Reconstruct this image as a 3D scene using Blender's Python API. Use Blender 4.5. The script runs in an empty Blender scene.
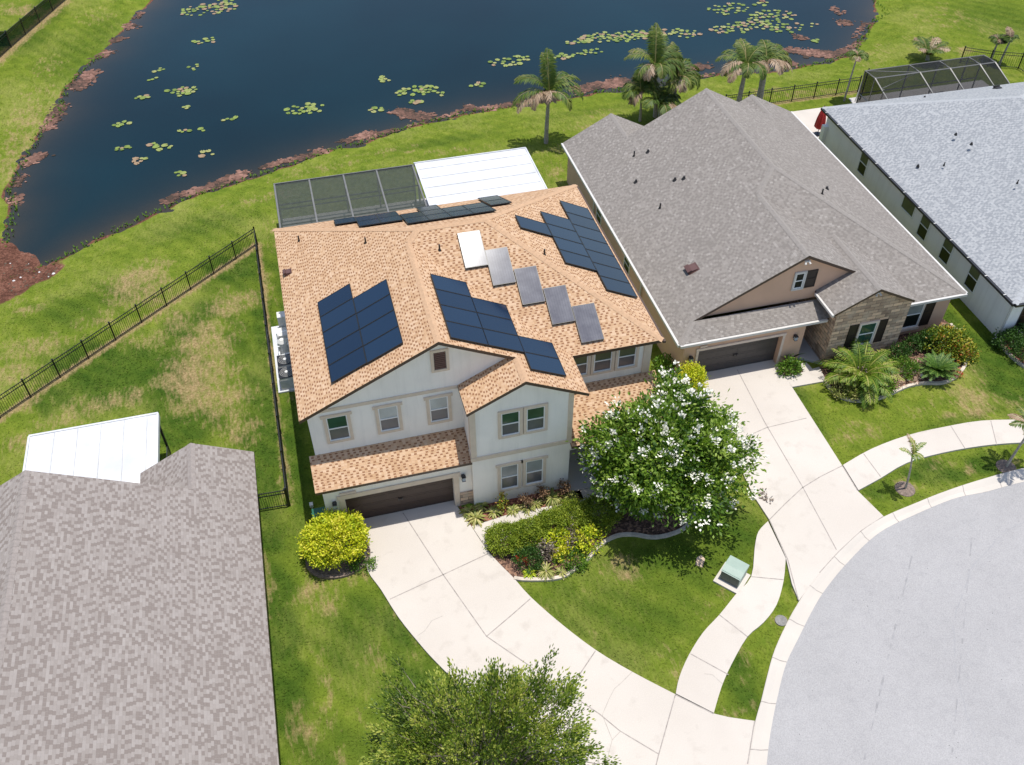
import bpy, math, random
import numpy as np
from mathutils import Vector, Matrix

S = bpy.context.scene
COL = S.collection
RNG = np.random.RandomState(11)
random.seed(5)
R = math.radians

# ------------------------------------------------------------------ world, sun, camera
world = bpy.data.worlds.new("World")
S.world = world
world.use_nodes = True
wn = world.node_tree.nodes
sky = wn.new('ShaderNodeTexSky')
sky.sky_type = 'NISHITA'
sky.sun_disc = False
sky.sun_elevation = R(82)
sky.sun_rotation = R(76)
sky.air_density = 1.0
sky.dust_density = 1.2
sky.ozone_density = 0.8
wn['Background'].inputs[1].default_value = 0.15
world.node_tree.links.new(sky.outputs[0], wn['Background'].inputs[0])

sd = bpy.data.lights.new('sun', 'SUN')
sd.energy = 4.2
sd.angle = R(0.53)
sd.color = (1.0, 0.965, 0.90)
sun = bpy.data.objects.new('sun', sd)
COL.objects.link(sun)
sun.rotation_euler = Vector((0.12, 0.03, 1.0)).to_track_quat('Z', 'Y').to_euler()
sun.location = (0, 20, 60)

cd = bpy.data.cameras.new('camera')
cam = bpy.data.objects.new('camera', cd)
COL.objects.link(cam)
CR = [[0.967913, 0.178401, -0.176966], [-0.251257, 0.676508, -0.692247], [-0.003779, 0.714499, 0.699626]]
cam.matrix_world = Matrix(((CR[0][0], CR[0][1], CR[0][2], 0), (CR[1][0], CR[1][1], CR[1][2], 0), (CR[2][0], CR[2][1], CR[2][2], 34.28), (0, 0, 0, 1)))
cd.sensor_width = 36
cd.lens = 927.7 / 1024 * 36
cd.clip_end = 1500
S.camera = cam
S.view_settings.view_transform = 'Standard'
S.view_settings.look = 'None'
S.view_settings.exposure = EXPO = 0.17
S.view_settings.gamma = 1
S.cycles.use_denoising = True
S.cycles.max_bounces = 6
S.cycles.transparent_max_bounces = 12

# ------------------------------------------------------------------ materials
MATS = {}


class NT:
    def __init__(s, m):
        m.use_nodes = True
        s.t = m.node_tree
        s.n = s.t.nodes
        s.b = s.n['Principled BSDF']

    def l(s, a, b):
        s.t.links.new(a, b)

    def node(s, k, **kw):
        n = s.n.new(k)
        for a, v in kw.items():
            setattr(n, a, v)
        return n

    def math(s, op, a, b=None, c=None, clamp=False):
        n = s.node('ShaderNodeMath', operation=op, use_clamp=clamp)
        for i, v in enumerate((a, b, c)):
            if v is None:
                continue
            if isinstance(v, (int, float)):
                n.inputs[i].default_value = v
            else:
                s.l(v, n.inputs[i])
        return n.outputs[0]

    def mix(s, f, a, b, kind='MIX'):
        n = s.node('ShaderNodeMix', data_type='RGBA', blend_type=kind)
        for i, v in ((0, f), (6, a), (7, b)):
            if isinstance(v, (int, float)):
                n.inputs[i].default_value = v
            elif isinstance(v, tuple):
                n.inputs[i].default_value = (v[0], v[1], v[2], 1)
            else:
                s.l(v, n.inputs[i])
        return n.outputs[2]

    def noise(s, scale, detail=3, vec=None, rough=0.55):
        n = s.node('ShaderNodeTexNoise')
        n.inputs['Scale'].default_value = scale
        n.inputs['Detail'].default_value = detail
        n.inputs['Roughness'].default_value = rough
        if vec is None:
            vec = s.pos()
        s.l(vec, n.inputs['Vector'])
        return n.outputs[0]

    def pos(s):
        if not hasattr(s, '_p'):
            s._p = s.node('ShaderNodeNewGeometry').outputs['Position']
        return s._p

    def obj(s):
        return s.node('ShaderNodeTexCoord').outputs['Object']

    def ramp(s, f, stops, interp='LINEAR'):
        n = s.node('ShaderNodeValToRGB')
        n.color_ramp.interpolation = interp
        e = n.color_ramp.elements
        while len(e) < len(stops):
            e.new(0.5)
        for i, (p, c) in enumerate(stops):
            e[i].position = p
            e[i].color = (c[0], c[1], c[2], 1)
        s.l(f, n.inputs[0])
        return n.outputs[0]

    def bump(s, h, strength=0.4, dist=0.02):
        n = s.node('ShaderNodeBump')
        n.inputs['Strength'].default_value = strength
        n.inputs['Distance'].default_value = dist
        s.l(h, n.inputs['Height'])
        s.l(n.outputs[0], s.b.inputs['Normal'])

    def color(s, c):
        s.l(c, s.b.inputs['Base Color'])

    def rough(s, v):
        s.b.inputs['Roughness'].default_value = v

    def sep(s, v):
        n = s.node('ShaderNodeSeparateXYZ')
        s.l(v, n.inputs[0])
        return n.outputs

    def attr(s, name):
        return s.node('ShaderNodeAttribute', attribute_name=name)


def plain(name, c, rough=0.6, metal=0.0, var=0.08, scale=3.0, bump=0.0, spec=0.5):
    m = bpy.data.materials.new(name)
    t = NT(m)
    f = t.noise(scale, 4)
    lo = tuple(x * (1 - var) for x in c)
    hi = tuple(min(1, x * (1 + var)) for x in c)
    t.color(t.ramp(f, [(0.3, lo), (0.7, hi)]))
    t.rough(rough)
    t.b.inputs['Metallic'].default_value = metal
    t.b.inputs['Specular IOR Level'].default_value = spec
    if bump:
        t.bump(t.noise(scale * 12, 3), bump, 0.02)
    MATS[name] = m
    return m


def streaks(name, amt=0.10):
    """faint vertical weather streaks on an existing plain wall material"""
    m = MATS[name]
    t = NT(m)
    link = t.b.inputs['Base Color'].links[0]
    src = link.from_socket
    mp = t.node('ShaderNodeMapping')
    mp.inputs['Scale'].default_value = (2.2, 2.2, 0.18)
    t.l(t.pos(), mp.inputs[0])
    n = t.noise(1.6, 4, mp.outputs[0], 0.65)
    f = t.math('MULTIPLY', t.math('SUBTRACT', n, 0.48, clamp=True), amt * 12, clamp=True)
    t.color(t.mix(t.math('MULTIPLY', f, 0.5), src, (0.42, 0.39, 0.34)))


def shingle(name, stops, dark, dark_amt, row=0.145, w=0.2, tone=0.06, tabs=0.6, regular=False, mixed=False):
    """asphalt shingles laid in courses; UV is in metres: u along the eave, v up the slope"""
    m = bpy.data.materials.new(name)
    t = NT(m)
    uv = t.node('ShaderNodeUVMap').outputs[0]
    x, y, _ = t.sep(uv)
    v = t.math('DIVIDE', y, row)
    r = t.math('FLOOR', v)
    rv = t.math('FRACT', v)
    wn1 = t.node('ShaderNodeTexWhiteNoise', noise_dimensions='1D')
    t.l(r, wn1.inputs['W'])
    u = t.math('ADD', t.math('DIVIDE', x, w), t.math('MULTIPLY', wn1.outputs[0], 17.0))
    c = t.math('FLOOR', u)
    cu = t.math('FRACT', u)
    cv = t.node('ShaderNodeCombineXYZ')
    t.l(c, cv.inputs[0])
    t.l(r, cv.inputs[1])
    w2 = t.node('ShaderNodeTexWhiteNoise', noise_dimensions='2D')
    t.l(cv.outputs[0], w2.inputs['Vector'])
    base = t.ramp(w2.outputs[0], stops)
    s2 = t.sep(w2.outputs[1])
    # cut-outs between the tabs: the darker under-layer shows
    cut = t.math('MULTIPLY', t.math('LESS_THAN', s2[1], dark_amt), t.math('LESS_THAN', rv, tabs))
    if regular:
        cut = t.math('MULTIPLY', t.math('LESS_THAN', t.math('FRACT', t.math('MULTIPLY', c, 0.5)), 0.3), t.math('LESS_THAN', rv, tabs))
        cut = t.math('MULTIPLY', cut, t.math('LESS_THAN', s2[1], dark_amt))
    if mixed:
        alt = t.math('LESS_THAN', t.math('FRACT', t.math('MULTIPLY', c, 0.5)), 0.3)
        cut = t.math('MAXIMUM', t.math('MULTIPLY', alt, t.math('LESS_THAN', s2[1], 0.62)), t.math('LESS_THAN', s2[0], dark_amt))
    cut = t.math('MULTIPLY', cut, t.math('LESS_THAN', cu, 0.9))
    col = t.mix(cut, base, dark)
    big = t.noise(0.35, 4)
    col = t.mix(t.math('MULTIPLY', t.math('SUBTRACT', big, 0.35, clamp=True), tone * 6), col, tuple(a * 0.8 for a in dark))
    gr = t.noise(60, 2)
    col = t.mix(0.25, col, t.mix(gr, (0.2, 0.2, 0.2), (0.8, 0.8, 0.8)), 'OVERLAY')
    t.color(col)
    t.rough(0.9)
    t.b.inputs['Specular IOR Level'].default_value = 0.25
    h = t.math('SUBTRACT', t.math('SUBTRACT', 1.0, rv), t.math('MULTIPLY', cut, 0.7))
    t.bump(t.math('ADD', h, t.math('MULTIPLY', gr, 0.5)), 0.55, 0.02)
    MATS[name] = m
    return m


def leafmat(name, stops, trans=0.25, rough=0.55, tex=0.0):
    m = bpy.data.materials.new(name)
    t = NT(m)
    a = t.attr('tint')
    col = t.ramp(a.outputs['Fac'], stops)
    t.color(col)
    t.rough(rough)
    t.b.inputs['Specular IOR Level'].default_value = 0.35
    tr = t.node('ShaderNodeBsdfTranslucent')
    br = t.node('ShaderNodeHueSaturation')
    br.inputs['Value'].default_value = 1.3
    br.inputs['Saturation'].default_value = 1.1
    t.l(col, br.inputs['Color'])
    t.l(br.outputs[0], tr.inputs[0])
    mx = t.node('ShaderNodeMixShader')
    mx.inputs[0].default_value = trans
    t.l(t.b.outputs[0], mx.inputs[1])
    t.l(tr.outputs[0], mx.inputs[2])
    t.l(mx.outputs[0], t.n['Material Output'].inputs[0])
    MATS[name] = m
    return m


shingle('shingle_tan', [(0.0, (0.44, 0.272, 0.155)), (0.5, (0.50, 0.328, 0.20)), (1.0, (0.55, 0.385, 0.255))], (0.249, 0.125, 0.065), 0.82, 0.118, 0.128, tone=0.02, tabs=0.6, regular=True)
shingle('shingle_grey', [(0.0, (0.222, 0.199, 0.18)), (0.5, (0.242, 0.218, 0.197)), (0.88, (0.26, 0.235, 0.213)), (1.0, (0.31, 0.284, 0.26))], (0.200, 0.179, 0.161), 0.12, 0.115, 0.16, tabs=0.9, mixed=True)
shingle('shingle_taupe', [(0.0, (0.250, 0.218, 0.198)), (0.5, (0.28, 0.246, 0.225)), (1.0, (0.315, 0.281, 0.26))], (0.208, 0.175, 0.157), 0.12, 0.105, 0.165, tabs=1.0, mixed=True)
shingle('shingle_blue', [(0.0, (0.275, 0.285, 0.298)), (0.5, (0.315, 0.324, 0.335)), (1.0, (0.365, 0.372, 0.38))], (0.245, 0.256, 0.272), 0.12, 0.115, 0.13, tabs=1.0, mixed=True)
plain('cap_tan', (0.473, 0.301, 0.181), 0.9, var=0.12, scale=8, bump=0.3)
plain('cap_grey', (0.243, 0.219, 0.198), 0.9, var=0.1, scale=8, bump=0.3)
plain('cap_taupe', (0.268, 0.232, 0.212), 0.9, var=0.12, scale=8, bump=0.3)
plain('cap_blue', (0.355, 0.365, 0.378), 0.9, var=0.08, scale=8, bump=0.3)
plain('fascia_brown', (0.075, 0.045, 0.03), 0.5)
plain('soffit_white', (0.7, 0.68, 0.64), 0.6)
plain('stucco_white', (0.88, 0.825, 0.735), 0.85, var=0.05, scale=0.8, bump=0.15)
plain('stucco_upper', (0.87, 0.825, 0.75), 0.85, var=0.05, scale=0.8, bump=0.15)
plain('trim_tan', (0.66, 0.545, 0.42), 0.8, var=0.06)
plain('stucco_peach', (0.62, 0.40, 0.275), 0.85, var=0.06, scale=0.8, bump=0.15)
plain('trim_cream', (0.66, 0.54, 0.45), 0.8)
plain('stucco_pale', (0.85, 0.83, 0.81), 0.85, var=0.05, scale=0.8, bump=0.15)
plain('seam_grey', (0.47, 0.475, 0.48), 0.6, var=0.2, scale=2)
plain('white_vinyl', (0.78, 0.78, 0.76), 0.4, var=0.03)
plain('white_gutter', (0.56, 0.54, 0.51), 0.35, var=0.05)
plain('white_panel', (0.56, 0.567, 0.58), 0.5, var=0.13, scale=0.7)
plain('door_brown', (0.05, 0.03, 0.022), 0.5, var=0.1)
plain('door_grey', (0.055, 0.047, 0.045), 0.5, var=0.1)
plain('shutter_dark', (0.022, 0.014, 0.013), 0.5)
plain('black_metal', (0.012, 0.012, 0.013), 0.4, var=0.2)
plain('bronze_metal', (0.18, 0.175, 0.165), 0.45, metal=0.3, var=0.1)
plain('lamp_dark', (0.03, 0.03, 0.035), 0.35)
plain('lamp_glass', (0.30, 0.36, 0.42), 0.15)
plain('pvc_dark', (0.02, 0.018, 0.018), 0.5)
plain('vent_brown', (0.10, 0.048, 0.042), 0.5)
plain('concrete', (0.52, 0.474, 0.42), 0.9, var=0.06, scale=0.5, bump=0.1)
plain('concrete_porch', (0.46, 0.44, 0.42), 0.9, var=0.06, scale=1.0)
plain('curb_stone', (0.52, 0.45, 0.37), 0.9, var=0.2, scale=4, bump=0.3)
plain('rock_white', (0.70, 0.68, 0.66), 0.8, var=0.25, scale=9, bump=0.3)
plain('ac_beige', (0.62, 0.60, 0.56), 0.5)
plain('pipe_white', (0.80, 0.80, 0.79), 0.35)
plain('box_green', (0.29, 0.37, 0.315), 0.45, var=0.05)
plain('box_green_shaded', (0.085, 0.10, 0.085), 0.5)  # transformer front: shade on that side put into a darker green
plain('bin_green', (0.01, 0.10, 0.055), 0.4)
plain('canvas_red', (0.42, 0.02, 0.02), 0.7)
plain('stone_tan', (0.50, 0.38, 0.28), 0.9, var=0.2, scale=5)
plain('iron_lid', (0.20, 0.19, 0.175), 0.8, var=0.25, scale=9)
plain('bark_grey', (0.22, 0.18, 0.14), 0.9, var=0.35, scale=9, bump=0.5)
plain('bark_pale', (0.36, 0.32, 0.27), 0.9, var=0.3, scale=9, bump=0.5)
plain('mulch_ring', (0.20, 0.15, 0.12), 0.95, var=0.4, scale=12, bump=0.6)
plain('teal_plastic', (0.03, 0.42, 0.52), 0.5)
plain('furniture_dark', (0.05, 0.05, 0.055), 0.6)
plain('petal_white', (0.84, 0.81, 0.70), 0.6, var=0.05)
plain('flower_red', (0.55, 0.04, 0.02), 0.6, var=0.3)
plain('leaf_litter', (0.10, 0.075, 0.05), 0.9, var=0.4, scale=20)


for _w in ('stucco_white', 'stucco_upper', 'stucco_pale'):
    streaks(_w)


def glass(name, c, rough=0.06, spec=0.6):
    m = bpy.data.materials.new(name)
    t = NT(m)
    f = t.noise(1.2, 3)
    t.color(t.ramp(f, [(0.3, tuple(a * 0.8 for a in c)), (0.7, tuple(a * 1.2 for a in c))]))
    t.rough(rough)
    t.b.inputs['Specular IOR Level'].default_value = spec
    MATS[name] = m
    return m


glass('pane_green', (0.022, 0.07, 0.048))  # green reflection in the glass put into the pane colour
glass('pane_pale', (0.36, 0.40, 0.385))
glass('pane_dark', (0.10, 0.105, 0.115), 0.2)
glass('pane_black', (0.012, 0.015, 0.013), 0.3, 0.25)
glass('pane_screen', (0.10, 0.115, 0.06), 0.4, 0.3)
glass('pane_blind', (0.25, 0.27, 0.27), 0.2)


def solar_mat():
    m = bpy.data.materials.new('solar_glass')
    t = NT(m)
    x, y, _ = t.sep(t.obj())

    def line(v, pitch, w):
        return t.math('LESS_THAN', t.math('FRACT', t.math('DIVIDE', v, pitch)), w)
    g = t.math('MAXIMUM', line(x, 0.167, 0.05), line(y, 0.0865, 0.07))
    oi = t.node('ShaderNodeObjectInfo').outputs['Random']
    base = t.mix(oi, (0.006, 0.017, 0.040), (0.010, 0.026, 0.056))
    t.color(t.mix(g, base, (0.012, 0.022, 0.042)))
    t.rough(0.16)
    t.b.inputs['Specular IOR Level'].default_value = 0.45
    MATS['solar_glass'] = m
    m = bpy.data.materials.new('collector_glass')
    t = NT(m)
    x, y, _ = t.sep(t.obj())
    g = t.math('LESS_THAN', t.math('FRACT', t.math('DIVIDE', x, 0.115)), 0.08)
    n = t.noise(2.0, 4)
    base = t.ramp(n, [(0.3, (0.095, 0.095, 0.115)), (0.7, (0.155, 0.155, 0.175))])
    t.color(t.mix(g, base, (0.08, 0.08, 0.095)))
    t.rough(0.141)
    t.b.inputs['Specular IOR Level'].default_value = 0.125
    MATS['collector_glass'] = m


solar_mat()


def asphalt():
    m = bpy.data.materials.new('asphalt')
    t = NT(m)
    a = t.noise(0.25, 5)
    b = t.noise(2.2, 5)
    c = t.noise(22, 3)
    col = t.ramp(a, [(0.3, (0.315, 0.305, 0.303)), (0.7, (0.352, 0.341, 0.339))])
    col = t.mix(t.math('MULTIPLY', t.math('SUBTRACT', b, 0.48, clamp=True), 0.9), col, (0.23, 0.225, 0.23))
    col = t.mix(0.35, col, t.ramp(c, [(0.25, (0.25, 0.25, 0.25)), (0.75, (0.75, 0.75, 0.75))]), 'OVERLAY')
    # worn tar seams that run round the bulb of the street
    gx = t.pos()
    d = t.node('ShaderNodeVectorMath', operation='DISTANCE')
    mp = t.node('ShaderNodeVectorMath', operation='MULTIPLY')
    mp.inputs[1].default_value = (1, 1, 0)
    t.l(gx, mp.inputs[0])
    t.l(mp.outputs[0], d.inputs[0])
    d.inputs[1].default_value = (31.5, 8.5, 0)
    rr = t.math('ADD', d.outputs['Value'], t.math('MULTIPLY', t.noise(0.5, 3), 0.5))
    s1 = t.math('LESS_THAN', t.math('ABSOLUTE', t.math('SUBTRACT', rr, 8.2)), 0.05)
    s2 = t.math('LESS_THAN', t.math('ABSOLUTE', t.math('SUBTRACT', rr, 11.2)), 0.03)
    s = t.math('MULTIPLY', t.math('MAXIMUM', s1, s2), t.math('GREATER_THAN', b, 0.42))
    col = t.mix(t.math('MULTIPLY', s, 0.35), col, (0.27, 0.27, 0.28))
    sp = t.node('ShaderNodeTexVoronoi')
    sp.inputs['Scale'].default_value = 3.2
    t.l(t.pos(), sp.inputs['Vector'])
    k = t.math('MULTIPLY', t.math('LESS_THAN', sp.outputs['Distance'], 0.07), t.math('GREATER_THAN', t.noise(0.6, 2), 0.56))
    col = t.mix(t.math('MULTIPLY', k, 0.75), col, (0.10, 0.10, 0.10))
    t.color(col)
    t.rough(0.93)
    t.bump(c, 0.35, 0.02)
    MATS['asphalt'] = m


asphalt()


def concrete_slab():
    m = bpy.data.materials.new('concrete_drive')
    t = NT(m)
    a = t.noise(0.22, 5)
    b = t.noise(1.4, 5)
    c = t.noise(30, 2)
    col = t.ramp(a, [(0.3, (0.49, 0.44, 0.388)), (0.7, (0.55, 0.502, 0.448))])
    st = t.math('MULTIPLY', t.math('SUBTRACT', b, 0.56, clamp=True), 2.2, clamp=True)
    col = t.mix(t.math('MULTIPLY', st, t.math('GREATER_THAN', a, 0.42)), col, (0.36, 0.315, 0.27))
    col = t.mix(0.3, col, t.ramp(c, [(0.25, (0.35, 0.35, 0.35)), (0.75, (0.65, 0.65, 0.65))]), 'OVERLAY')
    t.color(col)
    t.rough(0.92)
    t.bump(c, 0.15, 0.01)
    MATS['concrete_drive'] = m
    plain('joint', (0.31, 0.275, 0.25), 0.95, var=0.25, scale=6)
    plain('seam_asphalt', (0.285, 0.278, 0.28), 0.95, var=0.2, scale=3)
    plain('crack', (0.37, 0.335, 0.30), 0.95, var=0.2, scale=6)


concrete_slab()


def mulch(name, c1, c2, c3):
    m = bpy.data.materials.new(name)
    t = NT(m)
    v = t.node('ShaderNodeTexVoronoi')
    v.inputs['Scale'].default_value = 11
    t.l(t.pos(), v.inputs['Vector'])
    f = t.sep(v.outputs['Color'])[0]
    t.color(t.ramp(f, [(0.1, c1), (0.5, c2), (0.95, c3)]))
    t.rough(0.95)
    t.bump(v.outputs['Distance'], 0.8, 0.04)
    MATS[name] = m


mulch('mulch_red', (0.11, 0.032, 0.02), (0.20, 0.07, 0.045), (0.32, 0.14, 0.09))
mulch('mulch_brown', (0.055, 0.028, 0.02), (0.12, 0.065, 0.045), (0.30, 0.17, 0.11))


def stone_veneer():
    m = bpy.data.materials.new('stone_veneer')
    t = NT(m)
    uv = t.node('ShaderNodeUVMap').outputs[0]
    br = t.node('ShaderNodeTexBrick')
    br.inputs['Scale'].default_value = 1.0
    br.inputs['Brick Width'].default_value = 0.55
    br.inputs['Row Height'].default_value = 0.21
    br.inputs['Mortar Size'].default_value = 0.012
    br.inputs['Color1'].default_value = (0.78, 0.55, 0.37, 1)
    br.inputs['Color2'].default_value = (0.27, 0.185, 0.13, 1)
    br.inputs['Mortar'].default_value = (0.12, 0.09, 0.07, 1)
    t.l(uv, br.inputs['Vector'])
    n = t.noise(2.5, 4)
    col = t.mix(t.math('MULTIPLY', t.math('SUBTRACT', n, 0.45, clamp=True), 3.0, clamp=True), br.outputs[0], (0.50, 0.40, 0.30))
    t.color(col)
    t.rough(0.9)
    t.bump(t.math('ADD', br.outputs['Fac'], t.noise(9, 4)), 0.7, 0.05)
    MATS['stone_veneer'] = m


stone_veneer()


def screen_mat(name, c, alpha):
    m = bpy.data.materials.new(name)
    t = NT(m)
    f = t.noise(4, 2)
    t.color(t.ramp(f, [(0.3, tuple(a * 0.85 for a in c)), (0.7, tuple(a * 1.15 for a in c))]))
    t.rough(0.8)
    t.b.inputs['Specular IOR Level'].default_value = 0.1
    t.b.inputs['Alpha'].default_value = alpha
    MATS[name] = m


screen_mat('cage_screen', (0.02, 0.021, 0.024), 0.62)
screen_mat('lanai_screen', (0.065, 0.075, 0.065), 0.66)
screen_mat('fence_screen', (0.008, 0.032, 0.014), 0.62)


def water_mat():
    m = bpy.data.materials.new('pond_water')
    t = NT(m)
    a = t.attr('shallow')
    n = t.noise(0.25, 4)
    f = t.math('MULTIPLY', a.outputs['Fac'], t.math('ADD', n, 0.35), clamp=True)
    deep = t.ramp(t.noise(0.045, 3), [(0.3, (0.0008, 0.0095, 0.0135)), (0.7, (0.0015, 0.019, 0.026))])
    t.color(t.mix(f, deep, (0.042, 0.033, 0.022)))
    t.l(t.math('MULTIPLY_ADD', t.noise(0.09, 4), 0.16, 0.02), t.b.inputs['Roughness'])
    t.b.inputs['IOR'].default_value = 1.33
    h = t.math('ADD', t.noise(1.6, 3), t.math('MULTIPLY', t.noise(6, 2), 0.25))
    t.bump(h, 0.06, 0.03)
    MATS['pond_water'] = m


water_mat()


def ground_mat():
    m = bpy.data.materials.new('lawn_grass')
    t = NT(m)
    A = {k: t.attr(k).outputs['Fac'] for k in ('dry', 'lush', 'dirt')}
    p = t.pos()
    n_big = t.noise(0.18, 4)
    n_mid = t.noise(1.1, 5, rough=0.65)
    n_fin = t.noise(7.0, 4, rough=0.7)
    n_bl = t.noise(11, 4, rough=0.75)
    st = t.node('ShaderNodeMapping')
    st.inputs['Scale'].default_value = (1.0, 0.28, 1)
    st.inputs['Rotation'].default_value = (0, 0, 0.9)
    t.l(p, st.inputs[0])
    n_st = t.noise(5.5, 4, st.outputs[0], 0.7)
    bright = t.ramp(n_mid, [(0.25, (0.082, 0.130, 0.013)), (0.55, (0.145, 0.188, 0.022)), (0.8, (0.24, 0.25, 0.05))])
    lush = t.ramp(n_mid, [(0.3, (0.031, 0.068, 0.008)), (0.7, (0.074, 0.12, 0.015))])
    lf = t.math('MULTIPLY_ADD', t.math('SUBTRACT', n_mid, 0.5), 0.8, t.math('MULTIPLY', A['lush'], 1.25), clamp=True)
    # faint lanes left by the mower
    sx = t.sep(p)
    lane = t.math('SINE', t.math('ADD', t.math('ADD', t.math('MULTIPLY', sx[0], 4.2), t.math('MULTIPLY', sx[1], 3.4)), t.math('MULTIPLY', n_big, 9.0)))
    lf = t.math('ADD', lf, t.math('MULTIPLY', lane, 0.13), clamp=True)
    col = t.mix(lf, bright, lush)
    # thin straw thatch mixed through the blades
    yl = t.math('MULTIPLY', t.math('SUBTRACT', t.math('ADD', n_big, t.math('MULTIPLY', n_st, 0.6)), 0.78, clamp=True), 3.0, clamp=True)
    yl = t.math('MULTIPLY', yl, t.math('SUBTRACT', 1.0, t.math('MULTIPLY', lf, 0.6)))
    col = t.mix(t.math('MULTIPLY', yl, 0.75), col, (0.27, 0.265, 0.075))
    d = t.math('ADD', A['dry'], t.math('ADD', t.math('MULTIPLY', t.math('SUBTRACT', n_st, 0.5), 2.2), t.math('MULTIPLY', t.math('SUBTRACT', n_mid, 0.5), 1.6)))
    df = t.math('MULTIPLY', t.math('SUBTRACT', d, 0.44, clamp=True), 1.25, clamp=True)
    df = t.math('MULTIPLY', df, t.math('MULTIPLY', A['dry'], 4.0, clamp=True))
    straw = t.ramp(n_fin, [(0.3, (0.20, 0.135, 0.06)), (0.7, (0.385, 0.28, 0.15))])
    col = t.mix(t.math('MULTIPLY', df, 0.9), col, straw)
    dn = t.math('MULTIPLY', t.math('ADD', t.math('SUBTRACT', A['dirt'], 0.45), t.math('MULTIPLY', t.math('SUBTRACT', n_fin, 0.5), 0.8)), 4.0, clamp=True)
    mud = t.ramp(t.math('MULTIPLY_ADD', n_fin, 0.55, t.math('MULTIPLY', n_mid, 0.5)), [(0.3, (0.028, 0.016, 0.012)), (0.48, (0.10, 0.045, 0.031)), (0.6, (0.175, 0.080, 0.055)), (0.75, (0.25, 0.155, 0.12))])
    col = t.mix(dn, col, mud)
    sm = t.mix(n_fin, (0.2, 0.2, 0.2), (0.8, 0.8, 0.8))
    col = t.mix(0.55, col, sm, 'OVERLAY')
    col = t.mix(0.6, col, t.mix(n_bl, (0.15, 0.15, 0.15), (0.85, 0.85, 0.85)), 'OVERLAY')
    t.color(col)
    t.rough(0.95)
    t.b.inputs['Specular IOR Level'].default_value = 0.04
    t.bump(t.math('ADD', n_bl, n_fin), 0.7, 0.07)
    MATS['lawn_grass'] = m


ground_mat()

leafmat('leaf_flower_tree', [(0.0, (0.026, 0.07, 0.008)), (0.35, (0.085, 0.17, 0.015)), (0.7, (0.18, 0.285, 0.03)), (1.0, (0.32, 0.42, 0.075))], 0.38)
leafmat('leaf_oak', [(0.0, (0.04, 0.075, 0.009)), (0.4, (0.12, 0.185, 0.018)), (0.75, (0.235, 0.30, 0.035)), (1.0, (0.40, 0.42, 0.08))], 0.3)
leafmat('leaf_yellow', [(0.0, (0.12, 0.22, 0.012)), (0.35, (0.36, 0.45, 0.016)), (0.75, (0.62, 0.62, 0.028)), (1.0, (0.70, 0.62, 0.08))], 0.22)
leafmat('leaf_hedge', [(0.0, (0.07, 0.125, 0.012)), (0.5, (0.21, 0.285, 0.024)), (1.0, (0.38, 0.43, 0.05))], 0.28)
leafmat('leaf_dark', [(0.0, (0.016, 0.045, 0.008)), (0.5, (0.04, 0.10, 0.012)), (1.0, (0.09, 0.17, 0.03))], 0.2)
leafmat('leaf_fresh', [(0.0, (0.04, 0.11, 0.008)), (0.5, (0.10, 0.20, 0.016)), (1.0, (0.20, 0.31, 0.03))], 0.25)
leafmat('leaf_croton', [(0.0, (0.06, 0.12, 0.010)), (0.35, (0.20, 0.27, 0.02)), (0.6, (0.46, 0.40, 0.04)), (0.8, (0.48, 0.20, 0.07)), (1.0, (0.42, 0.05, 0.025))], 0.2)
leafmat('petal_red', [(0.0, (0.30, 0.02, 0.01)), (1.0, (0.65, 0.07, 0.03))], 0.1)
leafmat('leaf_pink', [(0.0, (0.20, 0.16, 0.07)), (0.4, (0.50, 0.34, 0.23)), (1.0, (0.70, 0.52, 0.42))], 0.15)
leafmat('leaf_strap', [(0.0, (0.13, 0.17, 0.025)), (0.5, (0.34, 0.34, 0.09)), (1.0, (0.55, 0.49, 0.22))], 0.2)
leafmat('leaf_bronze', [(0.0, (0.09, 0.05, 0.03)), (0.5, (0.22, 0.13, 0.07)), (1.0, (0.38, 0.25, 0.14))], 0.15)
leafmat('leaf_grey', [(0.0, (0.12, 0.09, 0.07)), (0.6, (0.25, 0.20, 0.16)), (1.0, (0.42, 0.36, 0.30))], 0.15)
leafmat('frond_green', [(0.0, (0.028, 0.062, 0.008)), (0.5, (0.085, 0.14, 0.018)), (0.8, (0.20, 0.215, 0.045)), (1.0, (0.38, 0.31, 0.13))], 0.25)
leafmat('frond_dry', [(0.0, (0.20, 0.13, 0.075)), (0.5, (0.36, 0.25, 0.16)), (1.0, (0.55, 0.44, 0.32))], 0.2)
leafmat('frond_areca', [(0.0, (0.05, 0.12, 0.010)), (0.5, (0.15, 0.235, 0.018)), (0.8, (0.30, 0.33, 0.05)), (1.0, (0.48, 0.42, 0.16))], 0.25)
leafmat('frond_sago', [(0.0, (0.03, 0.085, 0.012)), (0.6, (0.08, 0.16, 0.02)), (1.0, (0.18, 0.25, 0.04))], 0.15)
leafmat('lily_leaf', [(0.0, (0.099, 0.155, 0.019)), (0.5, (0.211, 0.273, 0.053)), (0.8, (0.298, 0.310, 0.099)), (1.0, (0.310, 0.186, 0.124))], 0.1, 0.4)
leafmat('weed_brown', [(0.0, (0.045, 0.028, 0.018)), (0.5, (0.15, 0.075, 0.052)), (1.0, (0.29, 0.155, 0.115))], 0.05, 0.8)

# ------------------------------------------------------------------ mesh helpers


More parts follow.
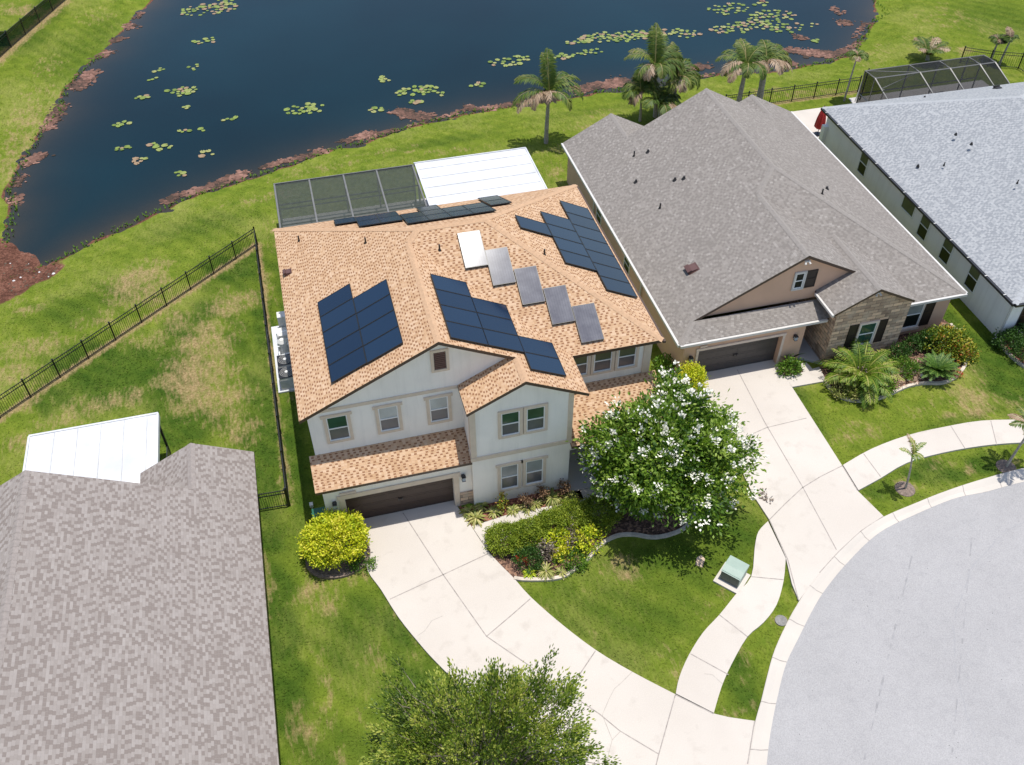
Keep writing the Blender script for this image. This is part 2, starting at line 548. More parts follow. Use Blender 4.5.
class MB:
    """collects faces with UVs and material slots; build() links ONE mesh object"""

    def __init__(s):
        s.v, s.f, s.uv, s.mi = [], [], [], []

    def face(s, pts, uvs=None, mi=0):
        b = len(s.v)
        s.v += [tuple(p) for p in pts]
        s.f.append(tuple(range(b, b + len(pts))))
        if uvs is None:
            p = [Vector(q) for q in pts]
            n = Vector((0, 0, 0))
            for i in range(len(p)):
                n += p[i].cross(p[(i + 1) % len(p)])
            n = n.normalized() if n.length > 1e-12 else Vector((0, 0, 1))
            if abs(n.z) > 0.95:
                uvs = [(q[0], q[1]) for q in pts]
            else:
                h = Vector((0, 0, 1)).cross(n).normalized()
                u = n.cross(h).normalized()
                uvs = [(Vector(q).dot(h), Vector(q).dot(u)) for q in pts]
        s.uv += uvs
        s.mi.append(mi)

    def box(s, a, b, mi=0, F=None, skip=''):
        x0, y0, z0 = a
        x1, y1, z1 = b
        c = [(x0, y0, z0), (x1, y0, z0), (x1, y1, z0), (x0, y1, z0), (x0, y0, z1), (x1, y0, z1), (x1, y1, z1), (x0, y1, z1)]
        if F:
            c = [F(*p) for p in c]
        for k, q in (('d', (3, 2, 1, 0)), ('u', (4, 5, 6, 7)), ('f', (0, 1, 5, 4)), ('r', (1, 2, 6, 5)), ('b', (2, 3, 7, 6)), ('l', (3, 0, 4, 7))):
            if k not in skip:
                s.face([c[i] for i in q], mi=mi)

    def prism(s, pts, lo, hi, axis='z', mi=0):
        """pts: 2-D polygon, extruded from lo to hi along the axis"""
        if axis == 'z':
            m = lambda p, h: (p[0], p[1], h)
        elif axis == 'y':
            m = lambda p, h: (p[0], h, p[1])
        else:
            m = lambda p, h: (h, p[0], p[1])
        A = [m(p, lo) for p in pts]
        B = [m(p, hi) for p in pts]
        s.face(A[::-1], mi=mi)
        s.face(B, mi=mi)
        n = len(pts)
        for i in range(n):
            j = (i + 1) % n
            s.face([A[i], A[j], B[j], B[i]], mi=mi)

    def tube(s, pts, rad, n=8, mi=0, cap=True):
        pts = [Vector(p) for p in pts]
        if not hasattr(rad, '__len__'):
            rad = [rad] * len(pts)
        rings = []
        for i, p in enumerate(pts):
            d = (pts[min(i + 1, len(pts) - 1)] - pts[max(i - 1, 0)]).normalized()
            a = d.cross(Vector((0.31, 0.95, 0.05))).normalized()
            b = d.cross(a)
            rings.append([p + (a * math.cos(k * 2 * math.pi / n) + b * math.sin(k * 2 * math.pi / n)) * rad[i] for k in range(n)])
        for i in range(len(rings) - 1):
            for k in range(n):
                s.face([rings[i][k], rings[i][(k + 1) % n], rings[i + 1][(k + 1) % n], rings[i + 1][k]], mi=mi)
        if cap:
            s.face(rings[-1], mi=mi)
            s.face(rings[0][::-1], mi=mi)

    def build(s, name, mats, parent=None, smooth=False):
        me = bpy.data.meshes.new(name)
        me.from_pydata(s.v, [], s.f)
        if not isinstance(mats, (list, tuple)):
            mats = [mats]
        for m in mats:
            me.materials.append(MATS[m])
        me.polygons.foreach_set('material_index', s.mi)
        uvl = me.uv_layers.new(name='UVMap')
        uvl.data.foreach_set('uv', np.array(s.uv, 'f').ravel())
        if smooth:
            me.polygons.foreach_set('use_smooth', [True] * len(me.polygons))
        me.update()
        o = bpy.data.objects.new(name, me)
        COL.objects.link(o)
        if parent is not None:
            o.parent = parent
            o.matrix_parent_inverse = parent.matrix_basis.inverted()
        return o


def quads(name, V, tint, mats, parent=None, mi=None):
    """V: (N,4,3) array -> one mesh of N loose leaf faces with a per-face tint attribute"""
    V = np.asarray(V, 'f')
    n = len(V)
    me = bpy.data.meshes.new(name)
    me.vertices.add(n * 4)
    me.vertices.foreach_set('co', V.ravel())
    me.loops.add(n * 4)
    me.loops.foreach_set('vertex_index', np.arange(n * 4, dtype='i'))
    me.polygons.add(n)
    me.polygons.foreach_set('loop_start', np.arange(0, n * 4, 4, dtype='i'))
    if not isinstance(mats, (list, tuple)):
        mats = [mats]
    for m in mats:
        me.materials.append(MATS[m])
    if mi is not None:
        me.polygons.foreach_set('material_index', np.asarray(mi, 'i'))
    at = me.attributes.new('tint', 'FLOAT', 'FACE')
    at.data.foreach_set('value', np.clip(np.asarray(tint, 'f'), 0, 1))
    me.update(calc_edges=True)
    o = bpy.data.objects.new(name, me)
    COL.objects.link(o)
    if parent is not None:
        o.parent = parent
        o.matrix_parent_inverse = parent.matrix_basis.inverted()
    return o


def thing(name, label, cat, loc=(0, 0, 0), group=None):
    o = bpy.data.objects.new(name, None)
    COL.objects.link(o)
    o.location = loc
    o.empty_display_size = 0.3
    o['label'] = label
    o['category'] = cat
    if group:
        o['group'] = group
    o.matrix_basis = Matrix.Translation(loc)
    return o


def tag(o, label, cat, group=None):
    o['label'] = label
    o['category'] = cat
    if group:
        o['group'] = group
    return o


def struct(o, kind='structure'):
    o['kind'] = kind
    return o


def copy_tree(o, loc=None, label=None):
    c = o.copy()
    COL.objects.link(c)
    for ch in list(o.children):
        d = ch.copy()
        COL.objects.link(d)
        d.parent = c
        for g in list(ch.children):
            e = g.copy()
            COL.objects.link(e)
            e.parent = d
    if loc is not None:
        c.location = loc
    if label:
        c['label'] = label
    return c


def earclip(poly):
    from mathutils.geometry import tessellate_polygon
    return tessellate_polygon([[Vector((p[0], p[1], 0)) for p in poly]])


def smooth_line(p, k=4):
    """Catmull-Rom through the points"""
    p = [np.array(q, float) for q in p]
    out = []
    for i in range(len(p) - 1):
        a, b, c, d = p[max(i - 1, 0)], p[i], p[i + 1], p[min(i + 2, len(p) - 1)]
        for j in range(k):
            t = j / k
            out.append(tuple(0.5 * (2 * b + (c - a) * t + (2 * a - 5 * b + 4 * c - d) * t * t + (3 * b - a - 3 * c + d) * t ** 3)))
    out.append(tuple(p[-1]))
    return out


def slab(m, poly, z0, z1, mi=0):
    """flat slab with skirts from any simple polygon"""
    area = sum(poly[i][0] * poly[(i + 1) % len(poly)][1] - poly[(i + 1) % len(poly)][0] * poly[i][1] for i in range(len(poly)))
    if area < 0:
        poly = poly[::-1]
    for t in earclip(poly):
        q = [(poly[i][0], poly[i][1], z1) for i in t]
        a = (q[1][0] - q[0][0]) * (q[2][1] - q[0][1]) - (q[2][0] - q[0][0]) * (q[1][1] - q[0][1])
        m.face(q if a > 0 else q[::-1], mi=mi)
    for i in range(len(poly)):
        a, b = poly[i], poly[(i + 1) % len(poly)]
        m.face([(a[0], a[1], z0), (b[0], b[1], z0), (b[0], b[1], z1), (a[0], a[1], z1)], mi=mi)


def ribbon(m, line, w, z, mi=0, h=0.0):
    """a strip of width w (and height h) along a 2-D line"""
    L = [np.array(p[:2], float) for p in line]
    A, B = [], []
    for i, p in enumerate(L):
        d = L[min(i + 1, len(L) - 1)] - L[max(i - 1, 0)]
        d /= max(np.hypot(*d), 1e-9)
        n = np.array((-d[1], d[0])) * w / 2
        A.append(p + n)
        B.append(p - n)
    for i in range(len(L) - 1):
        a, b, c, d = A[i], A[i + 1], B[i + 1], B[i]
        m.face([(d[0], d[1], z + h), (c[0], c[1], z + h), (b[0], b[1], z + h), (a[0], a[1], z + h)], mi=mi)
        if h:
            m.face([(a[0], a[1], z), (a[0], a[1], z + h), (b[0], b[1], z + h), (b[0], b[1], z)], mi=mi)
            m.face([(c[0], c[1], z), (c[0], c[1], z + h), (d[0], d[1], z + h), (d[0], d[1], z)], mi=mi)

# ================================================================== THE SETTING
SHORE = [(-10.72, 92.34), (-10.97, 91.46), (-11.89, 89.18), (-13.24, 85.62), (-14.7, 81.55), (-15.65, 80.08), (-17.05, 76.08), (-17.32, 72.45), (-18.4, 69.27), (-19.14, 65.66), (-19.61, 62.39), (-19.73, 60.88), (-19.18, 59.49), (-19.05, 56.7), (-19.17, 55.14), (-19.75, 53.12), (-19.12, 50.89), (-17.78, 51.14), (-15.34, 52.59), (-14.32, 53.41), (-12.49, 54.62), (-10.14, 56.11), (-8.14, 57.17), (-6.21, 57.92), (-3.26, 58.97), (-1.06, 59.74), (2.27, 61.1), (4.21, 61.45), (7.44, 62.68), (10.22, 63.33), (13.37, 63.92), (16.53, 63.89), (22.03, 64.42), (25.85, 64.43), (31.32, 64.73), (34.32, 64.83), (38.31, 64.31), (42.44, 64.5), (45.9, 65.29), (48.78, 67.91), (51.03, 70.48), (53.9, 74.92)] + [(50.5, 100), (48, 125), (30, 140), (5, 140), (-10, 122), (-13, 105)]


def poly_dist(P, poly):
    """signed distance of points to a polygon: negative inside"""
    P = np.asarray(P, float)
    d = np.full(len(P), 1e9)
    ins = np.zeros(len(P), bool)
    n = len(poly)
    for i in range(n):
        a = np.array(poly[i], float)
        b = np.array(poly[(i + 1) % n], float)
        e = b - a
        w = P - a
        t = np.clip((w @ e) / (e @ e + 1e-12), 0, 1)
        d = np.minimum(d, np.hypot(*(w - t[:, None] * e).T))
        c = ((a[1] <= P[:, 1]) != (b[1] <= P[:, 1]))
        with np.errstate(divide='ignore', invalid='ignore'):
            xi = a[0] + (P[:, 1] - a[1]) * (b[0] - a[0]) / (b[1] - a[1])
        ins ^= c & (P[:, 0] < xi)
    return np.where(ins, -d, d)


def wobble(P, f=1.0, seed=0):
    r = np.random.RandomState(seed)
    s = np.zeros(len(P))
    for k in range(6):
        a = r.uniform(0, 2 * np.pi)
        fr = f * (0.6 + 0.55 * k)
        s += np.sin((P[:, 0] * np.cos(a) + P[:, 1] * np.sin(a)) * fr + r.uniform(0, 6.28)) / (1 + 0.4 * k)
    return s / 2.5


def seg_dist(P, line):
    d = np.full(len(P), 1e9)
    for i in range(len(line) - 1):
        a = np.array(line[i], float)
        b = np.array(line[i + 1], float)
        e = b - a
        w = P - a
        t = np.clip((w @ e) / (e @ e + 1e-12), 0, 1)
        d = np.minimum(d, np.hypot(*(w - t[:, None] * e).T))
    return d


DRY = [  # (point, radius along x, along y, strength)
    ((-10.59, 47.54, 0), 1.7, 2.6, .9), ((-11.6, 47.33, 0), 1.5, 1.5, .8), ((-9.75, 49.34, 0), 1.2, 1.2, .7), ((-12.71, 44.81, 0), 1.6, 1.2, .6), ((-16.29, 43.14, 0), 2.2, 1.6, .75), ((-15.03, 43.66, 0), 1.8, 1.2, .6), ((-17.22, 41.34, 0), 2.0, 1.5, .7),
    ((-5.49, 44.28, 0), 1.5, 1.6, .85), ((-4.62, 44.71, 0), 1.0, .8, .8), ((-6.97, 41.1, 0), 2.0, 3.0, .9), ((-7.54, 38.78, 0), 2.4, 1.9, 1.0), ((-6.05, 36.84, 0), 1.4, 2.6, .85), ((-7.32, 36.79, 0), 1.6, 1.4, .95), ((-5.41, 34.1, 0), .9, 1.6, .8), ((-8.57, 43.72, 0), 1.2, 1.2, .7), ((-9.92, 42.31, 0), 1.6, 1.2, .65), ((-9.12, 42.97, 0), 1.2, .8, .6),
    ((-12.58, 37.8, 0), 2.4, .9, .75), ((-14.24, 37.14, 0), 1.8, .9, .65), ((-10.84, 37.87, 0), .5, .9, .95), ((-16.01, 35.85, 0), 2.0, .7, .75), ((-15.87, 39.05, 0), 1.2, 1.0, .6),
    ((-2.93, 23.88, 0), .8, .8, .8), ((-2.24, 23.18, 0), .7, .8, .8), ((-2.81, 22.98, 0), .5, .8, .6), ((-0.99, 23.9, 0), .8, .35, .7), ((-4.51, 24.45, 0), .4, 1.5, .75), ((-4.71, 25.84, 0), .4, .8, .6), ((-3.93, 17.68, 0), .55, 1.0, .75), ((-3.7, 16.94, 0), .4, .7, .6), ((-2.83, 19, 0), .35, 2.0, .6), ((-0.86, 19.73, 0), .7, .6, .6), ((0.39, 22.91, 0), .3, 1.5, .6), ((0.92, 20.48, 0), .3, 1.6, .6), ((-2.51, 16.82, 0), .15, 2.0, .75), ((-1.64, 17, 0), .2, 1.6, .5), ((-0.51, 18.57, 0), .8, .2, .6),
    ((-2.7, 36.72, 0), .3, 1.5, .7), ((-3.37, 32.87, 0), .25, 4.0, .6), ((-3.44, 30.23, 0), .25, 2.0, .6), ((-3.44, 45.17, 0), .5, 2.5, .5), ((-2.64, 50.67, 0), .6, 2.0, .5),
    ((10.38, 21.61, 0), .9, .6, .75), ((10.68, 21.15, 0), .7, .4, .8), ((9.13, 20.62, 0), .9, .5, .35), ((14.32, 19.26, 0), .6, .6, .5), ((12.89, 18.61, 0), .9, .9, .35), ((10.77, 16.42, 0), .3, 1.1, .7), ((6.43, 20.56, 0), .3, .9, .45), ((8.37, 18.34, 0), .2, 2.0, .4), ((9.52, 16.74, 0), 1.0, .25, .45),
    ((31.48, 26.57, 0), 1.2, .9, .95), ((30.95, 27.08, 0), .8, .7, .8), ((31.46, 25.68, 0), .9, .5, .85), ((29.68, 25.86, 0), .6, .35, .8), ((24.67, 26.18, 0), 1.6, .8, .55), ((26.56, 27.49, 0), 1.4, .6, .4), ((28.84, 26.52, 0), 2.0, .6, .5), ((33, 25.79, 0), 1.0, .6, .6), ((32.42, 30.7, 0), .5, 1.6, .6), ((32.56, 28.6, 0), .6, 1.4, .55), ((24.75, 28.34, 0), 1.0, .6, .35), ((32.01, 26.05, 0), 1.5, .8, .5),
    ((28.43, 22.62, 0), .5, .35, .95), ((26.91, 23.22, 0), .5, .35, .8), ((27.54, 23.18, 0), .4, .3, .6), ((30.59, 22.25, 0), .8, .5, .7), ((24.86, 22.35, 0), .55, .5, 1.0), ((22.77, 22.09, 0), .8, .4, .5),
    ((13.75, 16, 0), .5, .4, .7), ((12.47, 14.14, 0), 1.0, .3, .6), ((13.47, 14.74, 0), .25, 1.2, .5), ((17.22, 18.49, 0), .3, .6, .5), ((16.14, 17.27, 0), .6, .6, .55),
    ((11.03, 57.7, 0), 2.2, .6, .65), ((9.6, 57.8, 0), 1.4, .5, .6), ((7.6, 58.62, 0), 2.5, .5, .5), ((17.89, 55.87, 0), 1.4, .9, .75), ((16.8, 53.42, 0), 1.1, 1.8, .6), ((22.37, 60.36, 0), 1.5, .8, .55), ((20.68, 58.79, 0), 1.8, .6, .7), ((1.19, 58.25, 0), 5.0, .7, .6), ((-3.09, 55.5, 0), 3.0, .9, .65), ((5.25, 59.67, 0), 4.0, .5, .55),
    ((35.34, 60.16, 0), 1.2, 1.2, .8), ((38.17, 59.06, 0), 2.5, .5, .75), ((40.56, 58.76, 0), 1.6, .6, .7), ((37.12, 60.36, 0), 1.2, .8, .75), ((56.29, 68.26, 0), 2.5, 3.0, .5), ((58.16, 68.85, 0), 2.0, 3.0, .5), ((52.38, 65.15, 0), 2.5, 2.0, .45), ((54.7, 62.17, 0), 1.0, .9, .9), ((46.38, 62.89, 0), 1.4, 1.0, .6), ((48.63, 65.17, 0), 2.0, 2.0, .4), ((58.85, 65.46, 0), 3, 3, .35),
    ((-22.09, 91.57, 0), 1.8, 1.4, .95), ((-21.17, 90.87, 0), 1.3, 1.6, .85), ((-23.1, 92.98, 0), 1.5, 1.0, .6), ((-18.67, 79.95, 0), 1.6, 2.0, .5), ((-19.22, 71.79, 0), 1.5, 4.0, .65), ((-19.79, 67.35, 0), 1.2, 3.0, .7), ((-18.43, 74.88, 0), 2.0, 2.0, .5), ((-20.14, 64.61, 0), 1.0, 2.5, .7), ((-15.49, 88.67, 0), 2.0, 2.5, .4),
    ((-16.36, 41.35, 0), .8, .8, .6), ((-16.68, 46.96, 0), .9, .5, .8), ((-17.61, 47.96, 0), .9, .7, .5)]
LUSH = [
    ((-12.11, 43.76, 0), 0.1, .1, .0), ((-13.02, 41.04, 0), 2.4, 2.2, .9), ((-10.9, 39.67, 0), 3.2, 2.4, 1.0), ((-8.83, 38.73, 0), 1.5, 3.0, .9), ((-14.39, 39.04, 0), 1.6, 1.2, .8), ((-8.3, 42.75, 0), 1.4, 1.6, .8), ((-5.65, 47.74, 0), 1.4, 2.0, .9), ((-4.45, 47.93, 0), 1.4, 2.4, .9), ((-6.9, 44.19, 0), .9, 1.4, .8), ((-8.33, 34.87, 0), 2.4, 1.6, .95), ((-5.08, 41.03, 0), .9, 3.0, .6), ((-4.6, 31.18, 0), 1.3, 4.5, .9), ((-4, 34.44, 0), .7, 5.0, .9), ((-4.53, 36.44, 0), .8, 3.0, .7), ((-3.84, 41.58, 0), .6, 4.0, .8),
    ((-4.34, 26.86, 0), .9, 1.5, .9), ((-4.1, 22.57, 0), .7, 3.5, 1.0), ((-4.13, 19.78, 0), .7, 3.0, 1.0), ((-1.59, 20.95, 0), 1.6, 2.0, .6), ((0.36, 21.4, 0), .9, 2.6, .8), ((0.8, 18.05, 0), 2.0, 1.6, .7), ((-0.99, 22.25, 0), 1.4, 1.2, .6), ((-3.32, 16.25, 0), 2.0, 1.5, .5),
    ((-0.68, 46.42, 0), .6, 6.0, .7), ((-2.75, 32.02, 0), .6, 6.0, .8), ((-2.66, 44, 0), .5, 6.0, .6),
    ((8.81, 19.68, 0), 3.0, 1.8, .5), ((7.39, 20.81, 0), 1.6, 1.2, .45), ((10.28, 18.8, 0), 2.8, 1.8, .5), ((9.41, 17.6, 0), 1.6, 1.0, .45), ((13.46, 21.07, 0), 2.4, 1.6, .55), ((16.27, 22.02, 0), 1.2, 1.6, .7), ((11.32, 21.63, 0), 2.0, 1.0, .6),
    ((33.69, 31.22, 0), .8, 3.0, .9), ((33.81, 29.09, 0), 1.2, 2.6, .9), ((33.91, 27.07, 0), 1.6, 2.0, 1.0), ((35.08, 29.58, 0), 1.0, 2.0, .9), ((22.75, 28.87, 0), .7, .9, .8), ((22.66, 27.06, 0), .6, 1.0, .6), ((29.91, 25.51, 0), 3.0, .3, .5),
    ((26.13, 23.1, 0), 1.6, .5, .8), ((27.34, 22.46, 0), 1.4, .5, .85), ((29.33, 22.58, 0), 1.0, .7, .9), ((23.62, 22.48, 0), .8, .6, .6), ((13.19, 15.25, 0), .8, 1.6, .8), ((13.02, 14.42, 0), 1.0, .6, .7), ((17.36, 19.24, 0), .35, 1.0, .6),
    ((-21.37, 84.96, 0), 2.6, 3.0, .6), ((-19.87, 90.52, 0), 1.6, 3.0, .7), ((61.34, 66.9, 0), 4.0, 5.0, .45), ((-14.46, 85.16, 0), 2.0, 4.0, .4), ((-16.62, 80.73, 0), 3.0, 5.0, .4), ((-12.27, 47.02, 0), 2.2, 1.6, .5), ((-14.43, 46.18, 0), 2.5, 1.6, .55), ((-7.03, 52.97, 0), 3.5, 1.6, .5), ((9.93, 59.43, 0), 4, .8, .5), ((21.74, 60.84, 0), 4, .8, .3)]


def axis(lo, hi, a, b, step, grow):
    c = list(np.arange(a, b + 1e-6, step))
    s = step
    while c[0] > lo:
        s *= grow
        c.insert(0, c[0] - s)
    s = step
    while c[-1] < hi:
        s *= grow
        c.append(c[-1] + s)
    return np.array(c)


def lawn_fields(Q):
    """height, dryness, lushness and bare earth of the ground at points Q"""
    d = poly_dist(Q, SHORE)
    dw = d + 0.22 * wobble(Q, 1.3, 3) + 0.10 * wobble(Q, 4.0, 9)
    t = np.clip(dw / 5.5, 0, 1)
    z = np.where(dw > 0, -0.6 * (1 - t * t * (3 - 2 * t)), np.maximum(-0.6 + dw * 0.25, -2.2))
    z = np.where(dw > -0.4, z + 0.02 * wobble(Q, 3.0, 21) * np.clip(1 - t, 0, 1), z)
    dry = np.zeros(len(Q))
    lush = np.zeros(len(Q))
    wx = Q + np.stack([wobble(Q, 1.6, 4), wobble(Q, 1.6, 5)], 1) * 0.35
    for arr, lst in ((dry, DRY), (lush, LUSH)):
        for c, rx, ry, s in lst:
            e = np.hypot((wx[:, 0] - c[0]) / rx, (wx[:, 1] - c[1]) / ry)
            np.maximum(arr, s * np.clip(1.45 - e, 0, 1) / 1.0, out=arr)
    # bare strips that the mower leaves under the fences
    for line, w in ((FENCE_DIAG, 0.45), (FENCE_SIDE, 0.22), (FENCE_FAR, 0.9), (FENCE_LANE, 0.35)):
        dry = np.maximum(dry, 1.25 * np.clip(1.25 - seg_dist(Q, line) / w, 0, 1))
    dirt = np.clip(1 - (dw - 0.10) / 0.35, 0, 1)
    # the drained mud flat at the pond's near corner
    flat = [(-18.9, 55.45), (-17.49, 54.08), (-15.91, 52.36), (-15.38, 51.69), (-16.28, 50.08), (-17.46, 48.81), (-18.55, 47.76), (-19.98, 46.31), (-22.11, 49.65), (-21.31, 55.65)]
    fd = poly_dist(wx, flat)
    dirt = np.maximum(dirt, np.clip(0.5 - fd / 0.5, 0, 1))
    z = np.where(fd < 3.5, np.maximum(z, -0.47 - 0.14 * np.clip(fd + 1.4, 0, 9) + 0.035 * wobble(Q, 2.5, 8)), z)
    z = np.where((fd < 0) & (z > -0.4), z * 0.75, z)
    return z, dry, lush, dirt


def build_ground():
    xs = axis(-160, 220, -26, 66, 0.3, 1.35)
    ys = axis(-60, 400, 8, 96, 0.3, 1.35)
    X, Y = np.meshgrid(xs, ys)
    Q = np.stack([X.ravel(), Y.ravel()], 1)
    z, dry, lush, dirt = lawn_fields(Q)
    # quieter grass outside what was mown round the houses
    nx, ny = len(xs), len(ys)
    idx = np.arange(nx * ny).reshape(ny, nx)
    F = np.stack([idx[:-1, :-1].ravel(), idx[:-1, 1:].ravel(), idx[1:, 1:].ravel(), idx[1:, :-1].ravel()], 1)
    me = bpy.data.meshes.new('ground')
    V = np.concatenate([Q, z[:, None]], 1).astype('f')
    me.vertices.add(len(V))
    me.vertices.foreach_set('co', V.ravel())
    me.loops.add(F.size)
    me.loops.foreach_set('vertex_index', F.ravel().astype('i'))
    me.polygons.add(len(F))
    me.polygons.foreach_set('loop_start', np.arange(0, F.size, 4, dtype='i'))
    me.polygons.foreach_set('use_smooth', np.ones(len(F), bool))
    me.materials.append(MATS['lawn_grass'])
    for k, v in (('dry', dry), ('lush', lush), ('dirt', dirt)):
        a = me.attributes.new(k, 'FLOAT', 'POINT')
        a.data.foreach_set('value', v.astype('f'))
    me.update(calc_edges=True)
    o = bpy.data.objects.new('ground', me)
    COL.objects.link(o)
    struct(o)


FENCE_DIAG = [(-21.6, 34.65), (-17.2, 38.05), (-3.58, 49.85)]
FENCE_SIDE = [(-3.58, 49.85), (-3.38, 28.6)]
FENCE_FAR = [(-24.6, 76.3), (-21.9, 83.6), (-14.6, 102)]
FENCE_LANE = [(31.5, 58.1), (43.0, 58.25)]
build_ground()


def build_water():
    xs = np.arange(-30, 56, 0.5)
    ys = np.arange(45, 145, 0.5)
    X, Y = np.meshgrid(xs, ys)
    Q = np.stack([X.ravel(), Y.ravel()], 1)
    d = poly_dist(Q, SHORE)
    nx, ny = len(xs), len(ys)
    idx = np.arange(nx * ny).reshape(ny, nx)
    F = np.stack([idx[:-1, :-1].ravel(), idx[:-1, 1:].ravel(), idx[1:, 1:].ravel(), idx[1:, :-1].ravel()], 1)
    F = F[d[F].min(1) < 1.2]
    me = bpy.data.meshes.new('pond_water')
    me.from_pydata(np.concatenate([Q, np.full((len(Q), 1), -0.6)], 1).tolist(), [], F.tolist())
    a = me.attributes.new('shallow', 'FLOAT', 'POINT')
    a.data.foreach_set('value', np.clip(np.exp(d / 1.6), 0, 1).astype('f'))
    me.materials.append(MATS['pond_water'])
    o = bpy.data.objects.new('pond_water', me)
    COL.objects.link(o)
    struct(o)


build_water()

# street, kerb, pavements, drives ------------------------------------------------
KERB_IN = [(34.59, 20.36), (32.29, 20.96), (30.48, 21.19), (28.37, 21.11), (26.74, 21.14), (24.53, 20.79), (22.28, 20.27), (20.14, 19.21), (18.47, 18.17), (17.44, 17.37), (16.18, 16.25), (15.27, 15.42), (14.36, 14.29), (13.39, 12.95), (12.71, 11.86), (12.06, 10.72), (11.34, 9.14), (10.61, 7.07)]
KERB_OUT = [(35.15, 21.05), (32.78, 21.61), (30.99, 21.88), (28.28, 21.76), (26.32, 21.56), (24.86, 21.33), (22.95, 20.99), (21.52, 20.53), (19.95, 19.75), (18.61, 18.97), (17.65, 18.33), (17.06, 17.87), (16.24, 17.19), (15.05, 16.05), (14.19, 14.99), (13.56, 14.17), (13.01, 13.5), (12.29, 12.44), (11.9, 11.8), (11.29, 10.74), (10.5, 9.19), (9.62, 7.02)]
KERB_IN = smooth_line(KERB_IN, 4)
KERB_OUT = smooth_line(KERB_OUT, 4)
m = MB()
slab(m, KERB_IN + [(45, -12), (75, -12), (75, 20)], -0.1, 0.012)
for a, b in (((24.78, 17.19, 0), (19.32, 10.13, 0)), ((21.92, 17.52, 0), (16.17, 10.96, 0))):
    a, b = np.array(a[:2]), np.array(b[:2])
    a, b = a - (b - a) * .25, b + (b - a) * .5
    for i in range(60):
        if RNG.rand() < .62:
            p, q = a + (b - a) * i / 60, a + (b - a) * (i + 1) / 60
            ribbon(m, [p, q], .03 + .06 * RNG.rand(), 0.0165, mi=1)
struct(m.build('street', ['asphalt', 'seam_asphalt']))


def kerb():
    m = MB()
    n = 80

    def resample(L):
        L = np.array([p[:2] for p in L])
        s = np.concatenate([[0], np.cumsum(np.hypot(*(L[1:] - L[:-1]).T))])
        q = np.linspace(0, s[-1], n)
        return np.stack([np.interp(q, s, L[:, 0]), np.interp(q, s, L[:, 1])], 1)
    A, B = resample(KERB_IN), resample(KERB_OUT)
    prof = [(0.0, 0.0), (0.0, 0.022), (0.45, 0.016), (0.8, 0.095), (0.92, 0.11), (1.0, 0.10), (1.0, 0.0)]
    for i in range(n - 1):
        for k in range(len(prof) - 1):
            (t0, z0), (t1, z1) = prof[k], prof[k + 1]
            p = lambda j, t, z: (*(A[j] * (1 - t) + B[j] * t), z)
            m.face([p(i, t0, z0), p(i + 1, t0, z0), p(i + 1, t1, z1), p(i, t1, z1)], mi=0)
    # contraction joints
    for i in range(4, n - 4, 5):
        a, b = A[i], B[i]
        e = (A[i + 1] - A[i]) / np.hypot(*(A[i + 1] - A[i])) * 0.018
        for k in range(1, 5):
            (t0, z0), (t1, z1) = prof[k], prof[k + 1]
            p = lambda s, t, z: (*(a * (1 - t) + b * t + e * s), z + 0.004)
            m.face([p(-1, t0, z0), p(1, t0, z0), p(1, t1, z1), p(-1, t1, z1)], mi=1)
    struct(m.build('kerb', ['concrete', 'joint']))


kerb()
NOGRASS = [KERB_OUT + [(45, -12), (75, -12), (75, 20)]]
ZC = 0.10   # top of the concrete flatwork


def paving(name, poly, joints=(), cracks=(), mat='concrete_drive', z=ZC):
    NOGRASS.append(poly)
    m = MB()
    slab(m, poly, -0.05, z)
    for j in joints:
        ribbon(m, j, 0.042, z + 0.004, mi=1)
    for j in cracks:
        ribbon(m, j, 0.02, z + 0.0045, mi=2)
    return struct(m.build(name, [mat, 'joint', 'crack']))


DRIVE_L = smooth_line([(-0.4, 25.26), (-0.39, 24.06), (0.01, 22.99), (0.52, 21.44), (1.13, 20.05), (1.61, 19.09), (2.42, 17.71), (3.56, 16.05), (4.86, 14.3), (6.33, 12.21)], 3)
DRIVE_R = smooth_line([(4.1, 26.63), (4.5, 25.28), (4.86, 23.94), (5.29, 22.89), (5.66, 22.13), (6.13, 20.99), (7.02, 19.42), (8.03, 17.91), (9.15, 16.61), (10.45, 15.29), (11.58, 14.18), (12.98, 13.51)], 3)
DRIVE_R[0:1] = [(4.13, 26.92), DRIVE_R[0]]
DRIVE1 = [(-0.82, 26.92)] + DRIVE_L + [(8.82, 9.8), (10.5, 9.19), (11.32, 10.73), (11.93, 11.8), (12.31, 12.43)] + DRIVE_R[::-1]
paving('driveway', DRIVE1,
       [[(1.63, 26.8), (2.74, 23.05), (3.88, 19.63), (4.6, 18.72), (5.35, 17.77), (6.38, 16.43), (7.31, 15.28), (7.85, 14.44), (8.94, 13.24)], [(0.31, 22.39), (2.74, 23.02), (4.84, 23.58)], [(3.88, 19.63), (5.09, 20.31), (6.1, 20.9)], [(5.86, 15.97), (6.38, 16.43), (8.01, 17.87)], [(10.44, 15.27), (8.92, 13.16), (8.2, 12.09)], [(10.44, 15.27), (11.57, 14.17)], [(12.98, 13.51), (12.01, 12.04)]],
       [[(1.15, 20.38), (1.47, 20.53), (1.84, 20.92), (2.33, 21.03)], [(7.41, 15.21), (7.88, 15.77), (8.21, 16.11), (8.61, 16.31), (9.14, 16.62)], [(7.41, 15.21), (7.46, 14.18), (7.13, 13.67), (6.75, 13.03)], [(7.85, 14.4), (7.46, 14.18)]])
